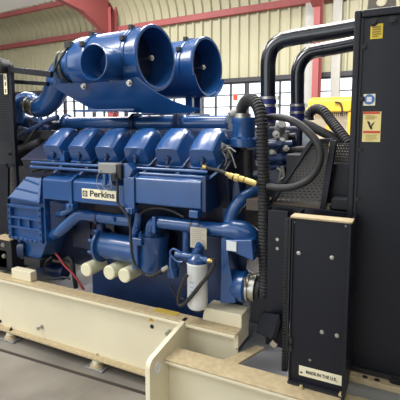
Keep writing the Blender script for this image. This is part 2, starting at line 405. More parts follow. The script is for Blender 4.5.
# block: V section extruded along the crankshaft
sec = [(2.36, .50), (2.30, .60), (2.30, .95), (2.20, 1.08), (2.13, 1.30), (2.115, 1.318), (2.36, 1.448), (2.55, 1.40), (2.62, 1.30)]
sec += [(2*YC-y, z) for y, z in reversed(sec)]
MB().prism([(-2.52, y, z) for y, z in sec], (1.62, 0, 0)).build('engine_block', M['blue_deep_shade'], eng, bev=.012)
# crankcase doors low on the side
for i in range(6):
    x = -2.12+.222*i
    d = MB().box((x-.085, 2.285, .66), (x+.085, 2.302, .9)).build('crankcase_door', M['blue_deep_shade'], eng, bev=.006)
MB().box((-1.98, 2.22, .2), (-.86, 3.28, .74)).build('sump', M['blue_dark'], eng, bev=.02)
# rocker covers
TL = R(28); V = Vector((0, math.cos(TL), math.sin(TL))); N = Vector((0, -math.sin(TL), math.cos(TL)))
def rocker(x):
    def sect(t, wb, wt, h, zoff=0):
        P = []
        base_p = Vector((x, 2.09, 1.328))+V*t
        pts = [(-wb/2, 0), (-wb/2, h*.45)]
        for k in range(9):
            a = math.pi*(1-k/8); cc = math.cos(a); pts.append((math.copysign(abs(cc)**.5, cc)*wt/2, h*.78+h*.22*(math.sin(a)**.8)))
        pts += [(wb/2, h*.45), (wb/2, 0)]
        return [base_p+Vector((px_, 0, 0))+N*(pz+zoff) for px_, pz in pts]
    b = MB(); rows = []
    for t, wb, wt, h in ((0, .160, .150, .114), (.03, .162, .150, .122), (.08, .164, .15, .136), (.14, .164, .148, .146), (.19, .162, .142, .142), (.22, .156, .13, .115), (.225, .15, .12, .10)):
        rows.append([b.bm.verts.new(p) for p in sect(t, wb, wt, h)])
    for A, B in zip(rows, rows[1:]):
        for k in range(len(A)-1): b.face([A[k], A[k+1], B[k+1], B[k]])
        b.face([A[-1], A[0], B[0], B[-1]])
    b.face(rows[0]); b.face(rows[-1][::-1])
    o = b.build('rocker_cover', M['blue'], eng, bev=.005, smooth=32)
    # base flange and the nose bump
    fl = MB(); c = Vector((x, 2.09, 1.322))
    fl.prism([c+Vector((-.088, 0, 0))-V*.008-N*.012, c+Vector((.088, 0, 0))-V*.008-N*.012, c+Vector((.088, 0, 0))+V*.26-N*.012, c+Vector((-.088, 0, 0))+V*.26-N*.012], N*.018)
    fl.build('cover_flange', M['blue'], o, bev=.004)
    bp = MB(); q = c+N*.052; bp.lathe(q-V*(-.004), -V, [(0, 0), (0, .02), (.012, .018), (.016, .012), (.016, 0)], 16); bp.box(q+Vector((-.008, -.012, -.03)), q+Vector((.008, .006, .01)))
    bp.build('cover_boss', M['blue_dark'], o, bev=.003)
    bt = MB(); bt.bolt(c-V*.0+Vector((0, -.02, -.018)), (0, -.3, 1), .012, .02); bt.build('cover_bolt', M['steel'], o)
    return o
for i in range(6): rocker(-2.137+.2225*i)
b = MB(); p = at(62, 155, Y=2.07)
b.box(p+Vector((-.018, 0, -.04)), p+Vector((.018, .05, .015))); b.lathe(p+Vector((0, .0, .015)), (0, 1, 0), [(0, 0), (0, .018), (.05, .018), (.05, 0)], 16); b.build('lifting_eye', M['blue'], eng, bev=.003)
# far bank of covers seen only over the valley
for i in range(6):
    x = -2.149+.222*i
    MB().prism([(x-.08, 3.41, 1.322), (x-.08, 3.145, 1.463), (x-.08, 3.19, 1.55), (x-.08, 3.37, 1.47)], (.16, 0, 0)).build('rocker_cover', M['blue'], eng, bev=.02)
# flywheel / gear housing
GX0, GX1, GY = -2.635, -2.295, 2.08
b = MB(); b.prism([(GX0, GY+.03, .725), (GX1, GY+.03, .725), (GX1, GY+.03, 1.03), (GX0, GY+.03, 1.03)], (0, .75, 0))
gh = b.build('gear_housing', M['blue'], eng, bev=.006)
b = MB()
b.box((GX0, GY, .725), (GX0+.03, GY+.04, .985)); b.box((GX1-.03, GY, .725), (GX1, GY+.04, .985))
for z, h in ((.725, .02), (.812, .014), (.885, .014), (.965, .022)): b.box((GX0+.0, GY+.002, z), (GX1, GY+.04, z+h))
for x in (GX0+.10, GX0+.20): b.box((x, GY+.006, .812), (x+.014, GY+.04, .895))
b.build('cover_ribs', M['blue'], gh, bev=.003)
for k in range(6):
    for x in (GX0+.012, GX1-.012): MB().bolt((x, GY, .745+.044*k), (0, -1, 0), .007, .007).build('cover_bolt', M['blue_dark'], gh)
for k in range(6): MB().bolt((GX0+.05+.048*k, GY+.002, .735), (0, -1, 0), .007, .007).build('cover_bolt', M['blue_dark'], gh)
# right-hand bolted flange of the housing
MB().box((GX1, GY+.02, .72), (GX1+.02, 2.75, 1.05)).build('housing_flange', M['blue'], gh, bev=.004)
MB().prism([(GX1+.02, 2.14, .76), (GX1+.12, 2.2, .80), (GX1+.12, 2.2, 1.0), (GX1+.02, 2.14, 1.03)], (0, .4, 0)).build('housing_neck', M['blue_dark'], gh, bev=.008)
# sloping shoulder
A_, B_, C_, D_ = at(7.5, 198, Y=GY), at(40, 203.5, Y=GY), at(42, 178, Y=2.17), at(31, 171, Y=2.19)
A2, B2, C2, D2 = (Vector((v.x, v.y+.5, v.z)) for v in (A_, B_, C_, D_))
sh = MB().prism([A_, B_, C_, D_], (0, .5, 0)).build('housing_shoulder', M['blue'], eng, bev=.004)
b = MB()
for t in (.02, .36, .70):
    p, q = A_.lerp(D_, t), B_.lerp(C_, t); b.bar(p, q, .012, .014)
b.bar(B_, C_, .022, .03, (0, 1, 0)); b.build('shoulder_ribs', M['blue'], sh, bev=.003)
# lower neck
MB().prism([(GX0+.04, 2.12, .725), (GX1, 2.12, .725), (GX1-.06, 2.12, .60), (GX0+.16, 2.12, .57), (GX0+.04, 2.12, .63)], (0, .5, 0)).build('housing_neck', M['blue'], gh, bev=.01)
MB().lathe((GX0+.10, 2.14, .64), (-.8, -.6, 0), [(0, 0), (0, .07), (.03, .07), (.03, .055), (.05, .055), (.05, 0)], 28).build('side_port', M['blue_dark'], gh)
MB().box((GX0+.15, 2.08, .545), (GX1-.03, 2.2, .60)).build('foot_bracket', M['dark'], eng, bev=.004)

# long coolant rail with straps
def crail(x0, x1, zb, zt):
    prof = [(2.0, zb+.01), (2.0, zt-.012), (2.012, zt), (2.15, zt+.028), (2.22, zt+.03), (2.22, zb), (2.02, zb)]
    return MB().prism([(x0, y, z) for y, z in prof], (x1-x0, 0, 0)).build('coolant_rail', M['blue'], eng, bev=.006, seg=3)
rA = crail(at(42.5, 190, Y=2.0).x, -1.50, 1.066, 1.212); rB = crail(-1.46, -1.0, 1.098, 1.262)
MB().box((-1.002, 2.01, 1.09), (-.975, 2.42, 1.285)).build('rail_end_cap', M['blue_dark'], rB, bev=.005)
def strap(xa, zb, zt, w=.028):
    b = MB(); b.box((xa-w/2, 1.988, zb-.03), (xa+w/2, 2.0, zt)); b.prism([(xa-w/2, 1.988, zt), (xa-w/2, 2.0, zt-.01), (xa-w/2, 2.2, zt+.085), (xa-w/2, 2.19, zt+.10)], (w, 0, 0))
    o = b.build('rail_strap', M['blue'], eng, bev=.003)
    MB().box((xa-.03, 1.975, zb-.04), (xa+.03, 2.03, zb-.004)).lathe((xa, 1.978, zb-.02), (0, -1, 0), [(0, 0), (0, .016), (.012, .016), (.014, 0)], 6).build('strap_clamp', M['blue'], o, bev=.004)
strap(at(70, 190, Y=1.99).x, 1.066, 1.212); strap(at(129, 190, Y=1.99).x, 1.08, 1.255, .075)
b = MB(); xq = at(194, 205, Y=1.99).x; b.box((xq-.025, 1.975, 1.06), (xq+.03, 2.04, 1.10)); b.build('strap_clamp', M['blue'], eng, bev=.004)
for x in (40, 52):
    p = at(x, 171, Y=2.10); MB().bar(p+Vector((-.02, -.06, 0)), p+Vector((.05, .06, .03)), .05, .012).build('rail_clip', M['dark'], rA)
# name plate
n0, n1 = at(82.3, 194, Y=1.998).x, at(117, 196, Y=1.998).x
zc = .5*(at(100, 190, Y=1.998).z+at(100, 199.5, Y=1.998).z); hz = .031
npl = MB().box((n0, 1.9945, zc-hz), (n1, 2.0005, zc+hz)).build('name_plate', M['sign_cream'], rA, bev=.001); lab(npl, 'cream name plate with black lettering')
npl.parent = eng
lettering('lettering', 'Perkins', M['ink'], npl, ((n0+n1)/2+.024, 1.9938, zc+.002), .052, (n1-n0)*.70, bold=.0012)
b = MB(); q = Vector((n0+.026, 1.994, zc)); b.box(q+Vector((-.0185, -.0004, -.0185)), q+Vector((.0185, .001, .0185))); em = b.build('emblem', M['ink'], npl)
b = MB(); b.lathe(q+Vector((0, -.0002, 0)), (0, -1, 0), [(0, .0085), (0, .0125), (.0008, .0125), (.0008, .0085), (0, .0085)], 20)
b.box(q+Vector((-.0025, -.001, -.015)), q+Vector((.0025, -.0002, .015))); b.build('emblem_ring', M['sign_cream'], npl)

# fuel rails above the box
for z, y in ((1.306, 2.055), (1.276, 2.045)):
    MB().cyl((-2.33, y, z), (-.985, y, z), .0105, n=12).build('fuel_rail', M['blue'], eng)
for i in range(6):
    x = -2.06+.222*i; MB().bar((x-.06, 2.05, 1.245), (x+.02, 2.06, 1.31), .012, .012).build('rail_bracket', M['blue'], eng)
# junction box
p = at(110.5, 168.5, Y=2.0)
jb = MB().box((p.x-.075, 1.975, p.z-.03), (p.x+.06, 2.05, p.z+.032)).build('junction_box', M['grey'], eng, bev=.006)
for dx in (-.028, .018):
    b = MB(); b.cyl((p.x+dx, 1.985, p.z-.03), (p.x+dx, 1.985, p.z-.06), .017, n=16); b.cyl((p.x+dx, 1.985, p.z-.055), (p.x+dx, 1.978, p.z-.10), .013, n=14); b.build('connector', M['blue'], jb)
b = MB(); b.box((p.x+.06, 1.97, p.z-.055), (p.x+.10, 2.06, p.z+.03)); b.cyl((p.x+.055, 1.975, p.z-.07), (p.x+.055, 1.975, p.z-.02), .02, n=14); b.build('socket', M['dark'], jb, bev=.005)
b = MB(); b.prism([(p.x+.10, 1.99, p.z-.07), (p.x+.10, 1.99, p.z+.035), (p.x+.13, 1.99, p.z+.035), (p.x+.17, 1.99, p.z-.0), (p.x+.13, 1.99, p.z-.07)], (0, .12, 0)); b.build('bracket_plate', M['blue'], eng, bev=.004)
for k, pts in enumerate((((101, 170), (97, 178), (98, 188), (103, 191)), ((104, 175), (102, 184), (106, 190), (108, 188)), ((109, 176), (112, 185), (109, 191)))):
    MB().tube([at(x, y, Y=1.972) for x, y in pts], .0025, 6).build('thin_wire', M['grey'], jb)
MB().tube([at(x, y, Y=1.965) for x, y in ((117, 178), (117.5, 190), (118, 203), (124, 211), (129.5, 221), (131, 240), (132, 254), (136, 266), (144, 274))], .0085, 10).build('wiring_harness', M['rubber'], eng)

# exhaust manifold down the valley with flanges
zmn, ymn = 1.572, 2.62
seg = [(-2.55, -1.86), (-1.85, -1.49), (-1.45, -1.08)]
for i, (x0, x1) in enumerate(seg):
    o = MB().lathe((x0, ymn, zmn), (1, 0, 0), [(0, 0), (0, .064), (.02, .064), (.03, .054), (x1-x0-.03, .054), (x1-x0-.02, .064), (x1-x0, .064), (x1-x0, 0)], 24).build('manifold_pipe', M['blue'], eng)
    for xx in (x0+.006, x1-.006):
        o2 = MB()
        for k in range(6):
            a = k*math.pi/3; o2.bolt((xx, ymn+math.cos(a)*.07, zmn+math.sin(a)*.07), (1 if xx > (x0+x1)/2 else -1, 0, 0), .009, .012)
        o2.lathe((xx-.008, ymn, zmn), (1, 0, 0), [(0, 0), (0, .078), (.016, .078), (.016, 0)], 24)
        o2.build('manifold_flange', M['blue_dark'], o)
MB().cyl((-2.3, 2.80, 1.555), (-1.05, 2.80, 1.555), .05, n=20).build('manifold_pipe', M['blue_dark'], eng)
MB().box((-2.3, 2.55, 1.33), (-1.0, 2.95, 1.54)).build('valley_cover', M['blue_dark'], eng, bev=.02)
for i in range(6):
    x = -2.12+.222*i; MB().cyl((x, ymn, 1.44), (x, ymn, zmn-.02), .03, n=14).build('manifold_branch', M['blue_dark'], eng)
b = MB(); p = at(231, 115, Y=2.55); b.lathe(p, (1, .2, .3), [(0, 0), (0, .03), (.03, .036), (.06, .03), (.06, 0)], 16); b.build('manifold_cap', M['grey'], eng)

# turbocharger and outlet elbow at the left
TY = 2.42
b = MB(); b.tube([at(17, 122, Y=TY), at(18.5, 108, Y=TY), at(23, 100, Y=TY), at(31, 100, Y=TY), at(36, 105, Y=TY)], .058, 20); tb = b.build('turbo_elbow', M['blue'], eng)
c = at(33, 105.5, Y=TY); d = (at(42, 107.5, Y=TY)-at(30, 103.5, Y=TY)).normalized()
MB().lathe(c-d*.04, d, [(0, 0), (0, .072), (.03, .075), (.05, .068), (.07, .075), (.10, .072), (.10, 0)], 28).build('rubber_coupling', M['band'], eng)
for t in (-.03, .045): MB().lathe(c+d*t, d, [(0, .07), (0, .08), (.014, .08), (.014, .07), (0, .07)], 28).build('hose_clamp', M['steel'], eng)
b = MB(); p = at(24, 124, Y=2.5); b.lathe(p-Vector((.08, 0, 0)), (1, 0, 0), [(0, 0), (0, .06), (.02, .09), (.1, .095), (.14, .07), (.2, .06), (.2, 0)], 28); b.build('turbocharger', M['blue_dark'], eng)
b = MB(); p = at(22, 134, Y=2.35); b.box(p+Vector((-.22, 0, -.05)), p+Vector((.32, .4, .03))); b.build('turbo_bracket', M['dark'], eng, bev=.01)
MB().tube([at(15, 140, Y=2.3), at(24, 133, Y=2.3), at(36, 127, Y=2.3), at(46, 121, Y=2.3), at(58, 117, Y=2.3)], .018, 10).build('oil_feed_pipe', M['blue_dark'], eng)
MB().tube([at(10, 152, Y=2.3), at(25, 147, Y=2.3), at(40, 142, Y=2.3)], .03, 12).build('drain_pipe', M['dark'], eng)
MB().box(at(17, 150, Y=2.5), at(52, 121, Y=2.5)+Vector((0, .3, 0))).build('end_casing', M['blue_deep_shade'], eng, bev=.02)

for pts, r_, m_ in ((((20, 128), (30, 131), (40, 126), (50, 128)), .022, 'blue_dark'), (((24, 140), (34, 138), (46, 140), (54, 136)), .016, 'blue_dark'), (((30, 120), (33, 130), (32, 145)), .014, 'dark'), (((40, 118), (42, 128), (40, 142)), .02, 'blue')):
    MB().tube([at(x, y, Y=2.38) for x, y in pts], r_, 10).build('turbo_pipe', M[m_], eng)
# lower coolant pipes
def pipe(name, pts, Y, r, m='blue', n=16, parent=None, sm=8): return MB().tube([at(x, y, Y=(Y if len(rest) == 0 else rest[0])) for x, y, *rest in pts], r, n, sm).build(name, M[m], parent or eng)
pipe('lower_coolant_pipe', ((52, 236, 2.18), (60, 231), (69, 223), (78, 216), (86, 215), (98, 217), (115, 219), (134, 221)), 2.1, .039)
pipe('small_coolant_pipe', ((56, 215, 2.2), (62, 213.5), (69, 211), (76, 206), (78, 200)), 2.12, .021)
c = at(97, 217.5, Y=2.1); MB().lathe(c, (1, 0, 0), [(0, .038), (0, .044), (.022, .044), (.022, .038)], 20).build('hose_clamp', M['blue_dark'], eng)
c = at(114, 219.5, Y=2.065); MB().bolt(c, (0, -1, 0), .016, .018).build('drain_plug', M['blue'], eng)
pipe('small_coolant_pipe', ((101, 223, 2.15), (101, 232, 2.15), (101, 240, 2.15)), 2.15, .03, 'blue_dark')
# oil cooler barrel
oc0, oc1 = at(103, 247, Y=2.15), at(140, 249, Y=2.15); zc_ = (oc0.z+oc1.z)/2; oy = 2.16
oc = MB().lathe((oc0.x, oy, zc_), (1, 0, 0), [(0, 0), (0, .088), (oc1.x-oc0.x, .088), (oc1.x-oc0.x, 0)], 36).build('oil_cooler', M['blue'], eng)
b = MB()
for k in range(8):
    a = k*math.pi/4+.3; b.lathe((oc0.x-.05, oy+.10*math.cos(a), zc_+.10*math.sin(a)), (1, 0, 0), [(0, 0), (0, .012), (.05, .012), (.05, 0)], 10)
b.lathe((oc0.x-.035, oy, zc_), (1, 0, 0), [(0, 0), (0, .098), (.02, .115), (.036, .115), (.036, 0)], 32); b.build('cooler_flange', M['blue'], oc)
# filter head housing
p = at(152, 252, Y=2.13)
fh = MB().lathe((p.x, 2.15, p.z-.13), (0, 0, 1), [(0, 0), (0, .075), (.02, .09), (.20, .092), (.22, .1), (.24, .1), (.24, .07), (.26, .06), (.26, 0)], 30).build('filter_head', M['blue'], eng)
b = MB(); b.box((p.x-.095, 2.03, p.z+.06), (p.x-.01, 2.12, p.z+.105)); b.box((p.x-.09, 2.045, p.z-.10), (p.x-.05, 2.10, p.z+.06)); b.build('head_flange', M['blue'], fh, bev=.006)
pipe('head_pipe', ((134, 245), (133, 236), (136, 230), (138, 222), (139, 212)), 2.08, .026)
for x, y in ((137, 229), (141, 235), (150, 234)): MB().bolt(at(x, y, Y=2.05), (0, -.4, 1), .011, .02).build('head_bolt', M['blue'], fh)
pipe('elbow_pipe', ((151.5, 233), (152, 226), (156, 222.5), (163, 222.5), (185, 225), (208, 228), (232, 231)), 2.08, .039)
c = at(158, 222.5, Y=2.08); MB().box((c.x-.012, 2.03, c.z-.055), (c.x+.012, 2.12, c.z+.045)).build('pipe_flange', M['blue'], eng, bev=.005)
c = at(195, 226.3, Y=2.08); 
for dx in (-.02, .03): MB().lathe((c.x+dx, 2.08, c.z-.002), (1, 0, 0), [(0, .038), (0, .044), (.014, .044), (.014, .038), (0, .038)], 20).build('hose_clamp', M['blue_dark'], eng)
MB().tube([at(x, y, Y=2.06) for x, y in ((140, 214), (148, 209), (160, 208), (173, 211), (184, 217))], .010, 10).build('oil_hose', M['rubber'], eng)
# water pump / timing end on the right
b = MB(); b.tube([at(224, 230, Y=2.09), at(234, 230, Y=2.1), at(245, 234, Y=2.12), at(252, 243, Y=2.16)], (.05, .075), 20); b.build('pump_elbow', M['blue'], eng)
pipe('upper_elbow_pipe', ((229, 226, 2.1), (231, 216, 2.12), (236, 206, 2.15), (246, 196, 2.2), (258, 189, 2.3)), 2.1, .036)
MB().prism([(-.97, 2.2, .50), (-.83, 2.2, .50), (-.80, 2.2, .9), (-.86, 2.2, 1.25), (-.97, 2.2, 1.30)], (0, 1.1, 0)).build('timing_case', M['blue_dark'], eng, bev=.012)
MB().prism([at(221, 238, Y=2.06), at(227, 238, Y=2.06), at(229, 262, Y=2.06), at(236, 303, Y=2.06), at(220, 303, Y=2.06)], (0, .14, 0)).build('pump_bracket', M['blue'], eng, bev=.005)
MB().prism([at(224, 240, Y=2.03), at(252, 240, Y=2.03), at(254, 262, Y=2.03), at(238, 255, Y=2.03), at(228, 250, Y=2.03)], (0, .15, 0)).build('pump_bracket', M['blue'], eng, bev=.008)
p = at(231.5, 246, Y=2.025); lab(MB().box(p+Vector((-.028, -.003, -.026)), p+Vector((.028, .002, .026))).build('paper_tag', M['paper'], eng), 'white paper tag')
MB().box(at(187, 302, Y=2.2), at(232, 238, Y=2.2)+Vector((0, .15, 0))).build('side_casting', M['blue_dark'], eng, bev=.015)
pipe('down_pipe', ((187, 231, 2.12), (187, 245, 2.12), (187, 258, 2.14)), 2.12, .028)
# alternator with clamp ring
p = at(234, 284, Y=2.14)
al = MB().lathe((p.x, 2.14, p.z), (1, 0, 0), [(0, 0), (0, .075), (.02, .088), (.075, .092), (.09, .08), (.09, 0)], 30).build('charging_alternator', M['blue'], eng)
b = MB(); b.lathe((p.x+.09, 2.14, p.z), (1, 0, 0), [(0, .05), (0, .082), (.012, .082), (.014, .074), (.03, .074), (.032, .082), (.05, .082), (.052, .05)], 30); b.cyl((p.x+.10, 2.045, p.z+.085), (p.x+.10, 2.06, p.z+.03), .008, n=10); b.build('clamp_ring', M['steel'], al)
MB().lathe((p.x+.145, 2.14, p.z), (1, 0, 0), [(0, 0), (0, .068), (.02, .068), (.024, .058), (.03, .058), (.034, .068), (.05, .068), (.05, .03), (.06, .03), (.06, 0)], 28).build('belt_pulley', M['dark'], al)
# thermostat housing right end top
p = at(244, 131, Y=2.3)
th = MB().lathe((p.x, 2.3, p.z-.09), (0, 0, 1), [(0, 0), (0, .095), (.045, .098), (.055, .066), (.13, .066), (.14, .073), (.165, .073), (.165, 0)], 30).build('thermostat_housing', M['blue'], eng)
for k in range(8):
    a = k*math.pi/4; MB().bolt((p.x+.083*math.cos(a), 2.3+.083*math.sin(a), p.z-.045), (0, 0, 1), .009, .012).build('housing_bolt', M['blue_dark'], th)
c = at(242.5, 116, Y=2.3); MB().lathe((c.x, 2.3, p.z+.07), (0, 0, 1), [(0, 0), (0, .05), (.03, .048), (.03, 0)], 20).build('hose_clamp', M['steel'], th)
MB().tube([at(247, 150, Y=2.3), at(247, 172, Y=2.3), at(250, 192, Y=2.3)], .035, 14).build('bypass_hose', M['rubber'], eng)
# tangle of fittings between covers and thermostat
b = MB(); p = at(221, 150, Y=2.22); b.lathe(p, (.3, -.8, .3), [(0, 0), (0, .03), (.05, .034), (.09, .02), (.09, 0)], 16); b.box(p+Vector((.02, -.02, -.05)), p+Vector((.06, .06, .03))); b.build('sender_unit', M['grey'], eng, bev=.004)
for pts in (((219, 147), (226, 158), (224, 168)), ((226, 145), (232, 156), (236, 168)), ((216, 156), (228, 148), (236, 152)), ((212, 168), (224, 176), (236, 174))):
    MB().tube([at(x, y, Y=2.15) for x, y in pts], .0045, 8).build('fuel_line', M['grey'], eng)
MB().box(at(207, 170, Y=2.25), at(234, 140, Y=2.25)+Vector((0, .3, 0))).build('front_head', M['dark'], eng, bev=.015)
# right end coolant manifold behind the hoses, joining the black pipes
MB().box(at(266, 172, Y=2.62), at(302, 126, Y=2.62)+Vector((0, .35, 0))).build('front_manifold', M['blue_deep_shade'], eng, bev=.02)
MB().box(at(257, 205, Y=2.4), at(286, 140, Y=2.4)+Vector((0, .6, 0))).build('front_casing', M['blue_deep_shade'], eng, bev=.02)
MB().tube([at(280, 155, Y=2.5), at(292, 152, Y=2.5), at(310, 150, Y=2.5)], .03, 14).build('front_pipe', M['dark'], eng)
MB().tube([at(270, 143, Y=2.5), at(282, 138, Y=2.5), at(296, 136, Y=2.5)], .02, 12).build('front_pipe', M['dark'], eng)
b = MB(); p = at(279, 131, Y=2.45); b.lathe(p, (.4, -.7, .5), [(0, 0), (0, .028), (.03, .034), (.06, .026), (.08, .026), (.08, 0)], 16); b.box(p+Vector((.0, .0, -.07)), p+Vector((.05, .05, .0))); b.build('sender_unit', M['grey'], eng, bev=.004)
for pts in (((277, 168), (281, 172), (279, 182)), ((282, 166), (284, 176), (280, 180))):
    MB().tube([at(x, y, Y=2.35) for x, y in pts], .009, 8).build('fuel_line', M['grey'], eng)
for x, y, yy in ((268, 118, 2.72), (297.5, 124, 2.95)):
    c = at(x, y, Y=yy); MB().lathe(c-Vector((0, 0, .10)), (0, 0, 1), [(0, 0), (0, .075), (.03, .075), (.035, .055), (.09, .052), (.09, 0)], 24).build('outlet_flange', M['blue'], eng)
for y, r_ in ((146, .022), (160, .028), (168, .016)):
    c = at(258, y, Y=2.36); e = at(292, y-2, Y=2.42); b = MB(); b.cyl(c, e, r_, n=14); b.lathe(c.lerp(e, .55), e-c, [(0, r_), (0, r_*1.6), (.03, r_*1.6), (.03, r_)], 8); b.build('cross_pipe', M['blue_dark'], eng)
for x, y in ((276, 134), (282, 141), (286, 148), (273, 152)): MB().bolt(at(x, y, Y=2.4), (.2, -1, .3), .014, .02).build('cap_bolt', M['steel'], eng)
for i in range(6):
    x = -2.0+.2*i; MB().lathe((x, 2.286, .80), (0, -1, 0), [(0, 0), (0, .03), (.006, .03), (.008, .02), (.004, 0)], 20).build('core_plug', M['blue_dark'], eng)
    for z in (.68, .88): MB().bolt((x+.08, 2.284, z), (0, -1, 0), .010, .012).build('door_bolt', M['blue_dark'], eng)
for k in range(7): MB().bolt((-1.85+.15*k, 2.219, .70), (0, -1, 0), .009, .012).build('sump_bolt', M['blue_dark'], eng)
MB().tube([at(x, y, Y=2.04) for x, y in ((146, 275), (152, 276), (158, 273), (163, 270))], .011, 10).build('oil_hose', M['rubber'], eng)
MB().cyl(at(162, 270.5, Y=2.04), at(168, 267, Y=2.06), .015, n=8).build('hose_fitting', M['steel'], eng)
c = at(173, 268, Y=2.1); MB().lathe(c-Vector((0, 0, .05)), (0, 0, 1), [(0, 0), (0, .035), (.05, .04), (.06, .025), (.10, .025), (.10, 0)], 18).build('priming_pump', M['blue'], eng)
MB().tube([at(x, y, Y=2.1) for x, y in ((170, 285), (176, 296), (184, 299))], .007, 8).build('oil_hose', M['rubber'], eng)
# data plate on the pipe
p = at(198.5, 238, Y=2.02); dp = lab(MB().box(p+Vector((-.05, -.002, -.058)), p+Vector((.05, .002, .058))).build('data_plate', mat('beige_plate', (190, 182, 162), .5), eng), 'beige data plate')
b = MB()
for k in range(9): b.box(p+Vector((-.04, -.0028, .045-.011*k)), p+Vector((.04-.02*(k % 3 == 1), -.0018, .048-.011*k)))
b.build('printed_lines', M['grey'], dp)

# ================================================================== FILTERS
def oil_filter(x, z, label):
    t = thing('oil_filter', label, 'oil filter', (x, 2.05, z), 'ivory spin-on oil filters')
    MB().lathe((x, 2.05, z), (0, 1, 0), [(0, 0), (0, .039), (.006, .046), (.20, .046), (.205, .048), (.215, .048), (.215, 0)], 32).build('canister', M['ivory'], t)
    MB().lathe((x, 2.265, z), (0, 1, 0), [(0, 0), (0, .047), (.06, .047), (.06, 0)], 24).build('filter_base', M['blue_dark'], t)
    return t
of = oil_filter(at(85.5, 269, Y=2.05).x, .612, 'ivory oil filter canister, leftmost of the three under the blue oil cooler')
for px_, z, l in ((108.5, .634, 'ivory oil filter canister, middle one of the three under the blue oil cooler'), (123.5, .634, 'ivory oil filter canister, nearest the black wiring harness of the three')):
    n_ = dup(of, None, (at(px_, 270, Y=2.05).x-of.location.x, 0, z-.622)); n_['label'] = l
p = at(197.5, 285, Y=2.0)
ff = thing('fuel_filter', 'tall white fuel filter canister hanging at the engine side with blue head', 'fuel filter', (p.x, 2.0, .54))
MB().lathe((p.x, 2.0, .548), (0, 0, 1), [(0, 0), (0, .045), (.012, .055), (.04, .057), (.25, .057), (.256, .060), (.262, .058), (.265, 0)], 36).build('canister', M['white'], ff)
MB().lathe((p.x, 2.0, .525), (0, 0, 1), [(0, 0), (0, .018), (.01, .024), (.024, .024), (.024, 0)], 16).build('drain_cap', M['dark'], ff)
b = MB(); b.lathe((p.x, 2.0, .813), (0, 0, 1), [(0, 0), (0, .058), (.02, .056), (.035, .036), (.05, .03), (.05, 0)], 28)
b.tube([(p.x-.02, 2.0, .845), (p.x+.0, 2.0, .875), (p.x+.02, 2.02, .90)], .022, 10); b.tube([(p.x-.13, 1.99, .84), (p.x-.06, 1.99, .84), (p.x+.07, 1.99, .835)], .02, 12)
b.bolt((p.x+.02, 1.98, .905), (0, -.5, 1), .016, .02); b.build('filter_head', M['blue'], ff, smooth=35)
b = MB(); b.lathe((p.x+.07, 1.985, .835), (1, -.1, 0), [(0, 0), (0, .013), (.02, .013), (.02, .01), (.035, .01), (.035, 0)], 10); b.build('hose_fitting', M['brass'], ff)
b = MB(); b.tube([at(x, y, Y=1.98) for x, y in ((183, 262), (177, 261), (170.5, 254), (173, 249), (180, 252), (184, 256))], .007, 10); b.tube([at(x, y, Y=1.99) for x, y in ((171, 256), (171, 266), (174, 278))], .011, 10); b.build('fuel_line', M['blue'], ff)
ob = MB(); 
for k in range(3): ob.box((p.x-.016, 1.9415, .655+.025*k), (p.x+.005, 1.946, .665+.025*k))
ob.build('canister_marking', mat('pale_blue_ink', (170, 195, 215), .5), ff)
fhose = MB().tube([at(x, y, Y=1.925) for x, y in ((213.5, 258.5), (214, 264), (209, 274), (198, 288), (189, 299), (182, 305), (178.5, 303), (179, 294), (183, 283), (187, 275))], .011, 12).build('fuel_hose', M['rubber'])
tag(fhose, 'black rubber fuel hose looping in front of the white fuel filter', 'hose')

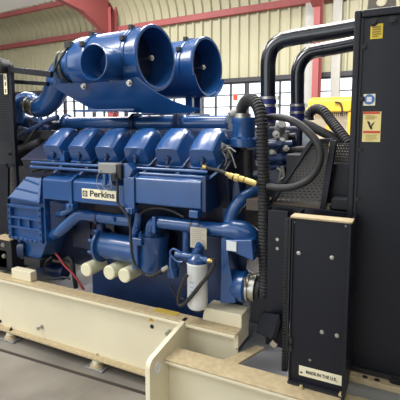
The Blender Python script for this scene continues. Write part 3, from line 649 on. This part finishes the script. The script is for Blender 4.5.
# ================================================================== AIR CLEANERS
def air_cleaner(c, r, x0, x1, label, first):
    y, z = c
    t = thing('air_cleaner', label, 'air cleaner', ((x0+x1)/2, y, z-r-.12))
    L = x1-x0
    MB().lathe((x0, y, z), (1, 0, 0), [(0, 0), (0, r*.72), (.004, r*.86), (.02, r*.93), (.05, r*.962), (L*.30, r*.965), (L-.12, r*.965), (L-.118, r*.975), (L-.02, r*.985), (L, r*.985), (L, r*.93), (L-.03, r*.91), (L-.20, r*.91), (L-.20, .0)], 56).build('canister', M['blue'], t)
    b = MB(); b.lathe((x1-.012, y, z), (1, 0, 0), [(0, r*.97), (0, r*1.01), (.012, r*1.02), (.018, r*1.0), (.018, r*.92), (0, r*.92)], 56); b.build('open_rim', M['blue'], t)
    for f in (.26, .80):
        xx = x0+L*f; MB().lathe((xx, y, z), (1, 0, 0), [(0, r*.955), (0, r*1.0), (.006, r*1.008), (.028, r*1.008), (.034, r*1.0), (.034, r*.955)], 56).build('clamp_band', M['blue'], t)
        for a in (118, 150): 
            b = MB(); a = R(a); q = Vector((xx+.017, y+math.cos(a)*r*1.03, z+math.sin(a)*r*1.03)); b.box(q-Vector((.016, .018, .018)), q+Vector((.016, .018, .018)))
            b.build('band_latch', M['dark'], t, bev=.005)
    MB().lathe((x1-.19, y, z), (1, 0, 0), [(0, 0), (0, r*.86), (.01, r*.86), (.012, r*.3), (.02, 0)], 40).build('inner_element', M['blue_deep_shade'], t)  # darkened blue gives the shade inside the drum
    # rod with wing nut inside the mouth
    b = MB(); b.cyl((x1-.16, y, z), (x1-.02, y, z), .008, n=10); b.lathe((x1-.05, y, z), (1, 0, 0), [(0, 0), (0, .018), (.02, .018), (.02, 0)], 12); b.build('wing_rod', M['steel'], t)
    # the drum is turned slightly towards the front; supports below stay square
    def turn(o):
        o.data.transform(Matrix.Rotation(R(-6), 4, 'Z'))
        for c_ in o.children: turn(c_)
    MB().arc((y, z), r*1.015, 200, 340, x0+.06, x1+(.0 if first else .03), .008).build('cradle', M['blue'], t)
    for c_ in t.children: turn(c_)
    b = MB()
    for xx in (x0+.16, x1-.14):
        b.box((xx-.03, y-.09, z-r-.14), (xx+.03, y-.05, z-r*.95)); b.box((xx-.03, y+.05, z-r-.14), (xx+.03, y+.09, z-r*.95))
    b.box((x0+.1, y-.18, z-r-.145), (x1-.08, y+.18, z-r-.13)); b.build('support_bracket', M['blue'], t, bev=.004)
    return t
p = at(155, 58, Y=2.4); q = at(78, 65, Y=2.4)
ac = air_cleaner((2.43, p.z+.002), .205, q.x, p.x+.012, 'large blue air cleaner drum with open end, nearest the camera above the engine', True)
yf = 2.4-.225
b = MB(); b.prism([at(x, y, Y=yf) for x, y in ((50, 85), (58, 83.5), (92, 82.5), (124, 80), (136, 77), (143, 85), (152, 93), (163, 100), (176, 105), (190, 108), (176, 112), (150, 113), (120, 112), (88, 110), (74, 106), (60, 95))], (0, .010, 0), lean=(.8, at(100, 80, Y=yf).z)); b.build('cradle_plate', M['blue'], ac)
for x, y in ((84, 86.5), (129.5, 83)): MB().bolt(at(x, y, Y=yf)+Vector((0, (2.2-at(x, y, Y=yf).z)*0, 0)), (0, -1, 0), .014, .02).build('plate_bolt', M['steel'], ac)
# inlet stub facing the left front
d = Vector((-.06, -.998, 0)).normalized(); p0 = at(93, 62, Y=2.06)
MB().lathe(p0-d*.21, d, [(0, .105), (.16, .107), (.20, .112), (.208, .112), (.21, .106), (.19, .10), (.02, .10), (.02, 0)], 36).build('inlet_stub', M['blue'], ac)
# elbow down to the turbo
pts = [at(x, y, Y=2.43) for x, y in ((82, 65), (70, 67), (62, 75), (58, 86), (52, 98), (44, 106), (36, 107))]
MB().tube(pts, 0, 26, 8, lambda L, T: (.120)-.038*min(1, L/(T*.8))).build('outlet_elbow', M['blue'], ac)
u = (pts[1]-pts[0]).normalized(); c = at(70, 67, Y=2.43)
for t in (-.015, .03): MB().lathe(c+u*t, u, [(0, .105), (0, .124), (.018, .124), (.018, .105), (0, .105)], 36).build('hose_clamp', M['band'], ac)
b = MB(); p = at(69, 45, Y=2.3); b.box(p+Vector((-.025, -.02, -.02)), p+Vector((.025, .02, .02))); b.tube([p, at(64, 53, Y=2.28), at(58, 63, Y=2.26), at(54, 72, Y=2.26)], .008, 8); b.build('restriction_gauge', M['dark'], ac)
p = at(208, 67, Y=3.0)
ac2 = air_cleaner((3.03, p.z), .224, p.x-.72, p.x, 'second blue air cleaner drum with open end, behind and right of the nearest one', False)

# ================================================================== UPPER COOLANT PIPES
def bent(name, label, pts, r, Y):
    t = thing(name, label, 'pipe', at(pts[0][0], pts[0][1], Y=Y))
    P = [at(x, y, Y=Y) for x, y in pts]
    MB().tube(P, r, 24, 8).build('steel_pipe', M['black_gloss'], t)
    b = MB(); a = P[0]; b.cyl(a-Vector((0, 0, .17)), a+Vector((0, 0, .05)), r*1.12, n=24); b.build('hose_sleeve', mat('blue_hose', (34, 40, 112), .4), t)
    for dz in (-.14, -.02, .03):
        b = MB(); b.lathe(a+Vector((0, 0, dz)), (0, 0, 1), [(0, r*1.1), (0, r*1.2), (.016, r*1.2), (.016, r*1.1)], 24); b.box(a+Vector((r*1.1, -.02, dz-.004)), a+Vector((r*1.5, .012, dz+.02)))
        b.build('hose_clamp', M['steel'], t)
    c = P[-3]; d = (P[-2]-P[-3]).normalized(); MB().lathe(c, d, [(0, r), (0, r*1.06), (.012, r*1.06), (.012, r)], 24).build('weld_ring', M['black_gloss'], t)
    return t
bent('coolant_pipe', 'thick black coolant pipe with the taller bend, left one entering the radiator', ((268, 104), (268, 90), (268, 74), (268.5, 60), (272, 48.5), (280, 41.5), (292, 38), (310, 35), (335, 31), (358, 27)), .050, 2.72)
bent('coolant_pipe', 'thick black coolant pipe with the lower bend, right of the taller pipe', ((297.5, 111), (297.5, 98), (297.5, 84), (298, 71), (302, 60.5), (310, 53), (322, 50), (338, 47), (358, 43)), .048, 2.95)

# ================================================================== HOSES
h = MB().corr([at(x, y, Y=yy) for x, y, yy in ((241.5, 119, 2.3), (242, 108, 2.28), (247, 100.5, 2.22), (254, 101, 2.16), (259.5, 110, 2.12), (262, 126, 2.1), (263, 160, 2.1), (264, 200, 2.1), (264.5, 250, 2.1), (265, 285, 2.1), (263, 303, 2.12))], .034, .018, .17, 20).build('corrugated_hose', M['rubber'], smooth=25)
tag(h, 'long black corrugated hose arching over the thermostat and dropping down the engine front', 'hose')
h = MB().tube([at(x, y, Y=yy) for x, y, yy in ((262, 119, 2.2), (275, 117, 2.15), (290, 119.5, 2.1), (304, 128, 2.08), (316, 141, 2.06), (320.5, 155, 2.05), (317, 169, 2.05), (308, 180, 2.05), (294, 186.5, 2.05), (280, 188, 2.06), (268, 186.5, 2.08))], .0185, 16).build('rubber_hose', M['rubber'])
tag(h, 'smooth black rubber hose curving in a big loop before the perforated guard', 'hose')
h = MB().corr([at(x, y, Y=yy) for x, y, yy in ((309, 120, 2.6), (310, 113, 2.6), (315.5, 109, 2.58), (323, 111, 2.54), (331, 121, 2.5), (339, 131, 2.45), (349, 144, 2.4))], .030, .018, .14, 18).build('corrugated_hose', M['rubber'], smooth=25)
tag(h, 'short black corrugated hose bending down before the yellow machine', 'hose')
h = MB().tube([at(x, y, Y=2.5) for x, y in ((303, 122), (316, 129), (330, 136), (344, 142))], .026, 14).build('rubber_hose', M['rubber'])
tag(h, 'straight dark hose sloping down left of the yellow machine, under the corrugated hose', 'hose')
bh = thing('fuel_supply_line', 'thin fuel line with brass fittings running right from the last rocker cover', 'fuel line', at(205, 165, Y=2.06))
P = [at(x, y, Y=2.05) for x, y in ((203, 166.5), (210, 168.5), (218, 170.5), (226, 173.5), (233, 177), (245, 180), (258, 184.5))]
MB().tube(P, .010, 10).build('line_pipe', M['rubber'], bh)
b = None
def fit(b, i, t0, t1, r):
    a, c = P[i].lerp(P[i+1], t0), P[i].lerp(P[i+1], t1); MB().cyl(a, c, r*.8, n=8).build('brass_fitting', M['brass'], bh)
fit(b, 0, .0, .5, .016); fit(b, 3, .0, .5, .014); fit(b, 3, .5, 1, .021); fit(b, 4, .15, .5, .027); fit(b, 4, .5, .95, .021); fit(b, 5, .0, .9, .019)
# battery cables by the left foot
tag(MB().tube([at(x, y, Y=2.16) for x, y in ((56, 254), (60, 259), (65, 266), (73, 274), (79, 282), (84, 290))], .008, 10).build('battery_cable', M['red']), 'red battery cable hanging left of the ivory oil filters', 'cable')
tag(MB().tube([at(x, y, Y=2.12) for x, y in ((52, 257), (46, 262), (43.5, 270), (47, 277), (55, 279), (63, 277), (70, 279))], .007, 10).build('battery_cable', M['rubber']), 'thin black cable looping beside the cream engine foot', 'cable')
MBt = MB().tube([at(x, y, Y=2.2) for x, y in ((62, 262), (68, 258), (72, 262), (74, 275), (76, 288))], .016, 12).build('starter_lead', M['dark']); tag(MBt, 'dark thick lead behind the red battery cable', 'cable')
MB().lathe(at(52, 270, Y=2.3)-Vector((.12, 0, 0)), (1, 0, 0), [(0, 0), (0, .05), (.02, .062), (.24, .062), (.26, .05), (.26, 0)], 24).build('starter_motor', M['blue_dark'], eng)

# ================================================================== RADIATOR
rad = thing('radiator', 'tall black radiator cabinet with warning stickers at the right end of the skid', 'radiator', (.15, 2.75, BT))
RX0, RX1, RY0, RZ1 = -.243, .62, 2.0, 2.052
MB().box((RX0, RY0+.012, .42), (RX1, 3.5, RZ1)).build('cabinet', M['black'], rad, bev=.008)
b = MB(); b.box((RX0-.008, RY0-.004, .42), (RX0+.022, RY0+.05, RZ1+.004)); b.box((RX0+.022, RY0-.004, RZ1-.03), (RX1, RY0+.05, RZ1+.004)); b.build('edge_frame', M['black'], rad, bev=.008)
MB().box((RX0+.018, RY0+.002, .42), (RX0+.03, RY0+.014, RZ1-.03)).build('edge_seam', M['ink'], rad)
for k in range(7): MB().bolt((RX0+.035, RY0+.008, .55+.225*k), (0, -1, 0), .010, .008).build('panel_bolt', M['ink'], rad)
for k in range(5): MB().bolt((RX0+.07+.075*k, RY0+.008, RZ1-.05), (0, -1, 0), .014, .010).build('panel_bolt', M['ink'], rad)
# base feet rail
lab(MB().box((RX0, 1.955, .372), (RX1, 2.12, .40)).build('foot_rail', M['tan'], rad, bev=.003), 'dusty tan foot rail with bolt holes')
MB().box((RX0, 2.0, .40), (RX1, 2.06, .425)).build('foot_angle', M['dark'], rad)
for x, y in ((365, 377), (377, 380), (398, 384)): MB().lathe(at(x, y, Z=.40), (0, 0, 1), [(0, 0), (0, .012), (.002, .012), (.002, 0)], 16).build('bolt_hole', M['ink'], rad)
p = at(394, 382, Z=.40); MB().bolt(p, (0, 0, 1), .014, .02).build('foot_bolt', M['dark'], rad)
MB().box((RX0, 1.99, .05), (RX1, 2.02, .372)).build('skirt_plate', M['greysteel'], rad)
# lifting lug
pl = at(366, 9.5, Y=2.25); pr = at(397, 6.5, Y=2.25); hc = at(381, 1.5, Y=2.25); zt = RZ1-.004; zh = hc.z
b = MB(); K = 40; hx = (pl.x+pr.x)/2; wl = (pr.x-pl.x)/2
outl = [(hx-wl, zt), (hx+wl, zt), (hx+wl*.98, zt+.05), (hx+wl*.8, zh+.08), (hx+wl*.4, zh+.12), (hx-wl*.4, zh+.12), (hx-wl*.78, zh+.07)]
def ray_out(a):
    dx, dz = math.cos(a), math.sin(a); best = None
    for (x1, z1), (x2, z2) in zip(outl, outl[1:]+outl[:1]):
        ex, ez = x2-x1, z2-z1; den = dx*ez-dz*ex
        if abs(den) < 1e-9: continue
        t = ((x1-hx)*ez-(z1-zh)*ex)/den; u_ = ((x1-hx)*dz-(z1-zh)*dx)/den
        if t > 0 and -1e-6 <= u_ <= 1+1e-6: best = t if best is None else min(best, t)
    return best
rings = []
for yy in (2.24, 2.265):
    rings.append([[b.bm.verts.new((hx+math.cos(2*math.pi*k/K)*rr(k), yy, zh+math.sin(2*math.pi*k/K)*rr(k))) for k in range(K)] for rr in (lambda k: .024, lambda k: ray_out(2*math.pi*k/K+1e-4))])
for k in range(K):
    j = (k+1) % K
    b.face([rings[0][0][k], rings[0][0][j], rings[0][1][j], rings[0][1][k]]); b.face([rings[1][0][k], rings[1][1][k], rings[1][1][j], rings[1][0][j]])
    b.face([rings[0][0][k], rings[1][0][k], rings[1][0][j], rings[0][0][j]]); b.face([rings[0][1][k], rings[0][1][j], rings[1][1][j], rings[1][1][k]])
lab(b.build('lifting_lug', M['lug'], rad), 'grey lifting lug with a hole')
# stickers
YS = RY0+.010
def stick(name, x0, y0, x1, y1, m, label=None, parent=None, dy=0, th=.0025):
    a, c = at(x0, y0, Y=YS-dy), at(x1, y1, Y=YS-dy)
    o = MB().box((a.x, YS-dy-.001, min(a.z, c.z)), (c.x, YS-dy+th, max(a.z, c.z))).build(name, m, parent or rad)
    if label: lab(o, label)
    return o
s1 = stick('caution_sticker', 370.8, 24.5, 382.5, 38.2, M['sticker_yellow'], 'yellow caution sticker')
b = MB()
for y in (26.8, 29, 31.5, 33.8, 36): 
    a, c = at(372.3, y, Y=YS-.002), at(381 if y != 36 else 378, y+.6, Y=YS-.002); b.box((a.x, YS-.003, c.z), (c.x, YS-.001, a.z))
b.build('printed_lines', M['brown_ink'], s1)
s2 = stick('round_symbol_sticker', 363.6, 94.2, 375, 105.5, M['sign_cream'], 'white sticker with a blue disc')
a = at(369.2, 99.4, Y=YS-.002); MB().lathe((a.x, YS-.001, a.z), (0, -1, 0), [(0, 0), (0, .0225), (.0012, .0225), (.0012, 0)], 32).build('blue_disc', M['sticker_blue'], s2)
b = MB(); b.box((a.x-.010, YS-.0032, a.z-.011), (a.x+.010, YS-.002, a.z+.011)); b.build('symbol', M['paper'], s2)
s3 = stick('warning_sticker', 363.2, 111.7, 380, 142, M['sticker_cream'], 'cream warning sticker with red bands')
for y0, y1 in ((111.8, 113.8), (130.8, 133.2)): stick('red_band', 363.3, y0, 379.9, y1, M['sticker_red'], None, s3, .0018, .0012)
b = MB(); a = at(370.6, 124.5, Y=YS-.002); q = Vector((a.x, YS-.0022, a.z))
for poly in (((-.016, .016), (-.004, .012), (.002, -.012), (-.004, -.014), (-.010, .0)), ((.016, .014), (.006, .004), (.0, -.008), (.004, -.012), (.012, .002)), ((-.004, -.010), (.006, -.010), (.008, -.02), (.0, -.022))):
    b.prism([q+Vector((x, 0, z)) for x, z in poly], (0, .001, 0))
b.build('symbol', M['ink'], s3)
b = MB()
for y, xe in ((115.5, 374), (117, 377), (118.6, 374.5), (135, 377), (136.6, 376), (138.2, 377), (139.8, 373)):
    a, c = at(365.5, y, Y=YS-.002), at(xe, y+.5, Y=YS-.002); b.box((a.x, YS-.003, c.z), (c.x, YS-.001, a.z))
b.build('printed_lines', M['brown_ink'], s3)

# side panel standing on the outer beam
PYF = 1.825
sp = thing('side_panel', 'black steel side panel standing on the cream beam, left of the radiator cabinet', 'panel', (-.33, 1.9, BT))
SX0, SX1, SZ0, SZ1 = at(290.5, 300, Y=PYF).x, at(349.5, 300, Y=PYF).x, BT, at(320, 219, Y=PYF).z
MB().box((SX0, PYF, SZ0+.002), (SX1, PYF+.012, SZ1)).build('panel_sheet', M['black'], sp, bev=.002)
MB().box((SX1-.014, PYF-.04, SZ0+.002), (SX1, PYF+.2, SZ1)).build('edge_flange', M['black'], sp, bev=.002)
MB().box((SX0, PYF-.008, SZ0+.002), (SX0+.008, PYF+.2, SZ1)).build('edge_flange', M['black'], sp, bev=.002)
lab(MB().box((SX0-.005, PYF-.022, SZ1-.004), (SX1+.002, PYF+.05, SZ1+.006)).build('top_flange', M['tan'], sp, bev=.003), 'dusty tan top edge')
MB().box((SX0, PYF-.022, SZ0+.002), (SX1, PYF+.01, SZ0+.012)).build('foot_flange', M['dark'], sp)
for x, y in ((298.7, 253), (332, 257.5), (322, 332), (337, 335.6)):
    MB().lathe(at(x, y, Y=PYF), (0, -1, 0), [(0, 0), (0, .010), (.004, .009), (.006, 0)], 16).build('panel_bolt', M['steel'], sp)
for x, y in ((294, 222), (346, 226), (346, 361), (310, 360)):
    MB().lathe(at(x, y, Y=PYF), (0, -1, 0), [(0, 0), (0, .006), (.004, .005), (.005, 0)], 12).build('panel_rivet', M['grey'], sp)
for x, y in ((301, 389), (341, 396)): MB().bolt(at(x, y, Y=PYF-.03)*1+Vector((0, 0, .005)), (0, 0, 1), .008, .012).build('foot_bolt', M['tan'], sp)
for y in (345, 351): MB().box(at(288.5, y, Y=PYF-.01), at(292, y-7, Y=PYF-.01)+Vector((0, .03, 0))).build('hinge', M['ink'], sp)
a0, a1 = at(299, 370, Y=PYF-.001), at(342, 381, Y=PYF-.001); zc2 = (a0.z+a1.z)/2
os_ = MB().box((a0.x, PYF-.0025, zc2-.023), (a1.x, PYF, zc2+.023)).build('origin_sticker', M['sign_cream'], sp); lab(os_, 'white origin sticker with black lettering')
lettering('lettering', 'MADE IN THE U.K.', M['ink'], os_, ((a0.x+a1.x)/2+.006, PYF-.0035, zc2), .022, (a1.x-a0.x)*.72, bold=.0004)
MB().box((a0.x+.006, PYF-.0032, zc2-.012), (a0.x+.016, PYF-.002, zc2-.004)).build('print_mark', M['ink'], os_)

# fan guard: black plates, perforated sheets and toothed edge trim
fg = thing('fan_guard', 'black perforated fan guard between engine and radiator', 'guard', (-.45, 2.4, BT))
M['guard'] = mat('lightened_black_sheet', (112, 110, 108), .5, var=.3)  # black sheet with its colour lightened to read as lit
def perf(name, poly, Yp, rows, cols, parent):
    """perforated sheet as a grid of strips cut to a 4-point outline (bl, br, tr, tl)"""
    bl, br, tr, tl = [at(x, y, Y=Yp) for x, y in poly]; b = MB()
    for k in range(rows+1):
        t = k/rows; p, q = bl.lerp(tl, t), br.lerp(tr, t); b.prism([p+Vector((0, 0, -.0042)), q+Vector((0, 0, -.0042)), q+Vector((0, 0, .0042)), p+Vector((0, 0, .0042))], (0, .003, 0))
        if k == rows: break
        p2, q2 = bl.lerp(tl, (k+1)/rows), br.lerp(tr, (k+1)/rows)
        for c in range(cols+1):
            f = (c+(.5 if k % 2 else 0))/cols
            if f > 1: continue
            m0, m1 = p.lerp(q, f), p2.lerp(q2, f); b.prism([m0+Vector((-.005, 0, 0)), m0+Vector((.005, 0, 0)), m1+Vector((.005, 0, 0)), m1+Vector((-.005, 0, 0))], (0, .003, 0))
    return b.build(name, M['guard'], parent)
perf('perforated_sheet', ((272, 206), (321, 208), (329, 143), (313, 143)), 2.16, 22, 9, fg)
MB().box((-.62, 2.3, .75), (-.27, 3.4, 1.40)).build('fan_shroud', M['dark'], fg, bev=.01)
b = MB(); Pq = [at(x, y, Y=2.155) for x, y in ((268, 208), (312, 141), (334, 140), (323, 210))]
b.bar(Pq[0], Pq[1], .02, .03, (0, 1, 0)); b.bar(Pq[1], Pq[2], .02, .02, (0, 1, 0)); b.bar(Pq[2], Pq[3], .03, .04, (0, 1, 0)); b.build('guard_frame', M['black'], fg, bev=.003)
perf('perforated_sheet', ((330, 163), (352, 165), (352, 144), (334, 144)), 2.25, 7, 7, fg)
MB().box(at(322, 213, Y=2.22), at(354, 164, Y=2.22)+Vector((0, .05, 0))).build('guard_plate', M['black'], fg, bev=.004)
MB().box(at(331, 209, Y=2.12), at(352, 200, Y=2.12)+Vector((0, .12, 0))).build('guard_step', M['dark'], fg, bev=.004)
lab(MB().box(at(246, 210, Y=2.14), at(330, 206, Y=2.14)+Vector((0, .12, 0))).build('guard_ledge', mat('dusty_black', (92, 84, 72), .6, var=.3), fg, bev=.003), 'dusty ledge')
gx0, gx1 = at(267, 260, Y=2.05).x, at(287, 260, Y=2.05).x
MB().box((gx0, 2.05, .40), (gx1, 2.07, at(270, 210, Y=2.05).z)).build('guard_plate', M['black'], fg, bev=.003)
MB().box((gx0-.04, 2.12, .52), (gx1+.3, 2.20, 1.14)).build('guard_plate', M['black'], fg, bev=.003)
for x, y in ((277.5, 239.5), (277.5, 248.5)): MB().lathe(at(x, y, Y=2.05), (0, -1, 0), [(0, 0), (0, .009), (.005, .008), (.006, 0)], 16).build('guard_bolt', M['steel'], fg)
b = MB(); tx = at(286.5, 300, Y=1.98).x; z0, z1 = at(287, 372, Y=1.98).z, at(287, 218, Y=1.98).z
b.box((tx-.008, 1.98, z0), (tx+.012, 2.0, z1)); n_t = 48
for k in range(n_t): z = z0+(z1-z0)*(k+.2)/n_t; b.box((tx-.016, 1.974, z), (tx+.0, 1.986, z+(z1-z0)/n_t*.55))
b.build('edge_trim', M['rubber'], fg)
# bracket at the foot of the guard
b = MB(); q0, q1 = at(257, 331, Y=2.0), at(279, 331, Y=2.0)
b.prism([at(255, 333, Y=2.02), at(272, 339, Y=1.96), at(279, 315, Y=1.98), at(262, 312, Y=2.06)], (.0, .02, -.008)); b.prism([at(272, 340, Y=1.96), at(274, 347, Y=1.96), at(281, 322, Y=1.98), at(279, 313, Y=1.98)], (.004, .01, 0))
b.box(at(250, 322, Y=2.08), at(282, 302, Y=2.08)+Vector((0, .3, 0))); b.build('foot_bracket', M['black'], fg, bev=.003)
MB().bar(at(271, 342, Y=1.955), at(274, 346, Y=1.955)+Vector((.01, 0, 0)), .006, .03).build('bracket_edge', M['steel'], fg)

# ================================================================== LEFT END
alt = thing('generator', 'dark generator housing at the left edge behind the blue gear housing', 'generator', (-3.1, 2.75, RT))
MB().lathe((-4.2, 2.75, .98), (1, 0, 0), [(0, 0), (0, .42), (.03, .45), (.90, .45), (.93, .4), (.93, 0)], 48).build('barrel', M['dark'], alt)
MB().box((-4.2, 2.1, .42+.055), (-2.69, 3.3, .62)).build('barrel_foot', M['dark'], alt, bev=.006)
q = at(-2, 268, Y=2.12); r_ = at(13, 240, Y=2.12)
MB().box((q.x, 2.1, q.z), (r_.x, 2.3, r_.z)).build('terminal_bracket', M['dark'], alt, bev=.004)
lab(MB().box((q.x, 2.09, r_.z-.002), (r_.x, 2.3, r_.z+.008)).build('bracket_top', M['tan'], alt), 'dusty tan top')
for x, y in ((3, 245), (4, 256)): MB().bolt(at(x, y, Y=2.1), (0, -1, 0), .012, .012).build('bracket_bolt', M['steel'], alt)
# left guard with screen, upright and rails
gd = thing('cable_guard', 'black sheet metal guard frame with perforated side at the left edge', 'guard', at(10, 262, Y=2.2))
pt, pb = at(10.2, 65, Y=2.2), at(10.2, 180, Y=2.2)
MB().box((pt.x-.014, 2.19, RT), (pt.x+.016, 2.22, pt.z)).build('upright', M['black'], gd, bev=.003)
MB().bar(at(9, 69.5, Y=2.2), at(52, 74.5, Y=2.2)+Vector((.0, .0, .0)), .03, .042).build('guard_rail', M['black'], gd, bev=.003)
MB().bar(at(11, 81.5, Y=2.3), at(48, 84, Y=2.3), .03, .03).build('guard_rail', M['black'], gd, bev=.003)
gs0, gs1 = pt.x-.35, pt.x-.014
MB().box((gs0, 2.2, at(4, 142, Y=2.2).z), (gs1, 2.206, at(4, 74, Y=2.2).z)).build('side_sheet', M['black'], gd)
b = MB(); zb_, zt_ = at(4, 132, Y=2.2).z, at(4, 74, Y=2.2).z
for k in range(24): b.box((gs0, 2.192, zb_+(zt_-zb_)*k/24), (gs1, 2.2, zb_+(zt_-zb_)*k/24+.006))
b.build('louvre_strips', M['dark'], gd)
p = at(5.5, 84, Y=2.185); st = MB().box(p+Vector((-.016, -.002, -.075)), p+Vector((.016, .004, .075))).build('marking_strip', M['sign_cream'], gd); lab(st, 'white marking strip')
b = MB()
for dz in (-.05, 0, .045): b.box(p+Vector((-.004, -.0035, dz-.014)), p+Vector((.006, -.0015, dz+.014)))
b.build('printed_mark', M['ink'], st)
c = at(1, 66, Y=2.18); MB().lathe(c, (0, -1, 0), [(-.06, 0), (-.06, .05), (.03, .055), (.04, .045), (.04, 0)], 28).build('horn_cap', M['dark'], gd)
MB().bar(at(8, 163, Y=2.2), at(8, 250, Y=2.2), .02, .02, (0, 1, 0)).build('lower_upright', M['black'], gd)
MB().bar(at(-5, 165, Y=2.2), at(16, 165, Y=2.2), .02, .03).build('guard_rail', M['black'], gd, bev=.003)
MB().box(at(-8, 247, Y=2.24), at(6, 166, Y=2.24)+Vector((0, .01, 0))).build('lower_sheet', M['black'], gd)
b = MB()
for k in range(14):
    for c_ in range(4):
        p = at(8.5+c_*1.7, 168+k*2.2, Y=2.24); b.bar(p, at(8.5+c_*1.7, 168+(k+1)*2.2, Y=2.24), .004, .004); b.bar(p, at(8.5+(c_+1)*1.7, 168+k*2.2, Y=2.24), .004, .004)
b.build('wire_mesh', M['lug'], gd)
MB().tube([at(x, y, Y=2.3) for x, y in ((12, 150), (20, 148), (28, 140), (36, 128))], .012, 8).build('conduit', M['rubber'], gd)
MB().box(at(-6, 166, Y=2.35), at(11, 128, Y=2.35)+Vector((0, .2, 0))).build('control_box', M['dark'], gd, bev=.01)

# ================================================================== YELLOW MACHINE BEHIND
YM = 6.4
ym = thing('site_machine', 'yellow machine with a wire cage side standing by the far windows', 'machine', Vector((at(328, 120, Y=YM).x, YM, 0)))
x0, x1 = at(306, 110, Y=YM).x, at(352, 110, Y=YM).x; zt = at(330, 99, Y=YM).z; zm = at(330, 112, Y=YM).z
b = MB(); b.prism([(x0-.02, YM+.9, zm), (x0-.02, YM, zm), (x0+.02, YM, zt-.02), (x0+.06, YM+.06, zt+.03), (x0+.06, YM+.9, zt+.03)], (x1-x0, 0, 0)); b.build('canopy', M['yellow'], ym, bev=.02)
b = MB()
for x in (x0+.02, (x0+x1)/2, x1-.03): b.box((x-.025, YM+.02, .12), (x+.025, YM+.07, zm))
b.box((x0, YM+.02, .12), (x1, YM+.08, .3)); b.box((x0, YM+.8, .12), (x1, YM+.86, zm)); b.build('frame', M['yellow'], ym, bev=.006)
b = MB()
for k in range(22): x = x0+.04+(x1-x0-.08)*k/21; b.box((x-.003, YM+.03, .3), (x+.003, YM+.036, zm))
for k in range(12): z = .3+(zm-.3)*k/11; b.box((x0+.03, YM+.026, z-.004), (x1-.03, YM+.032, z+.004))
b.build('wire_cage', M['cage'], ym)
MB().box((x0+.05, YM+.2, .3), (x1-.05, YM+.8, zm-.05)).build('inner_box', M['cage'], ym, bev=.02)
b = MB(); b.box((x0, YM, 0), (x0+.2, YM+.9, .12)); b.box((x1-.2, YM, 0), (x1, YM+.9, .12)); b.build('skid_foot', M['dark'], ym, bev=.01)
MB().tube([at(x, y, Y=YM-.02) for x, y in ((335, 102), (340, 103), (342, 108), (342, 116))], .012, 8).build('hanging_cord', M['dark'], ym)

# ================================================================== LIGHT
wd = bpy.data.worlds.new('daylight'); C.world = wd; wd.use_nodes = True
bg = wd.node_tree.nodes['Background']; bg.inputs['Color'].default_value = (.93, .97, 1, 1); bg.inputs['Strength'].default_value = 2.2
def area(name, loc, target, sx, sy, power, col=(1, .97, .92)):
    l = bpy.data.lights.new(name, 'AREA'); l.shape = 'RECTANGLE'; l.size = sx; l.size_y = sy; l.energy = power; l.color = col
    o = bpy.data.objects.new(name, l); COL.objects.link(o); o.location = loc
    o.rotation_euler = (Vector(target)-Vector(loc)).to_track_quat('-Z', 'Y').to_euler(); return o
area('added_overhead_light', (-3.6, .6, 4.4), (-1.6, 2.4, .6), 1.6, 1.6, 120)  # unseen lamp added for light from the upper left
area('added_overhead_light', (-1.7, 2.9, 5.1), (-1.7, 2.7, 0), 3.0, 1.4, 190)  # unseen lamp added for top light and the skid's floor shadow
area('added_overhead_light', (-1.0, 4.6, 4.6), (-1.0, 5.4, 0), 2.5, 1.2, 260)  # unseen fill added to brighten the floor and wall beyond the engine
area('added_overhead_light', (-6.0, 5.0, 4.6), (-6.0, 6.5, 0), 2.5, 1.2, 260)  # unseen fill added to brighten the back wall on the left
C.view_settings.view_transform = 'Standard'; C.view_settings.look = 'None'; C.view_settings.gamma = 1; C.view_settings.use_curve_mapping = False
C.view_settings.exposure = 0.22
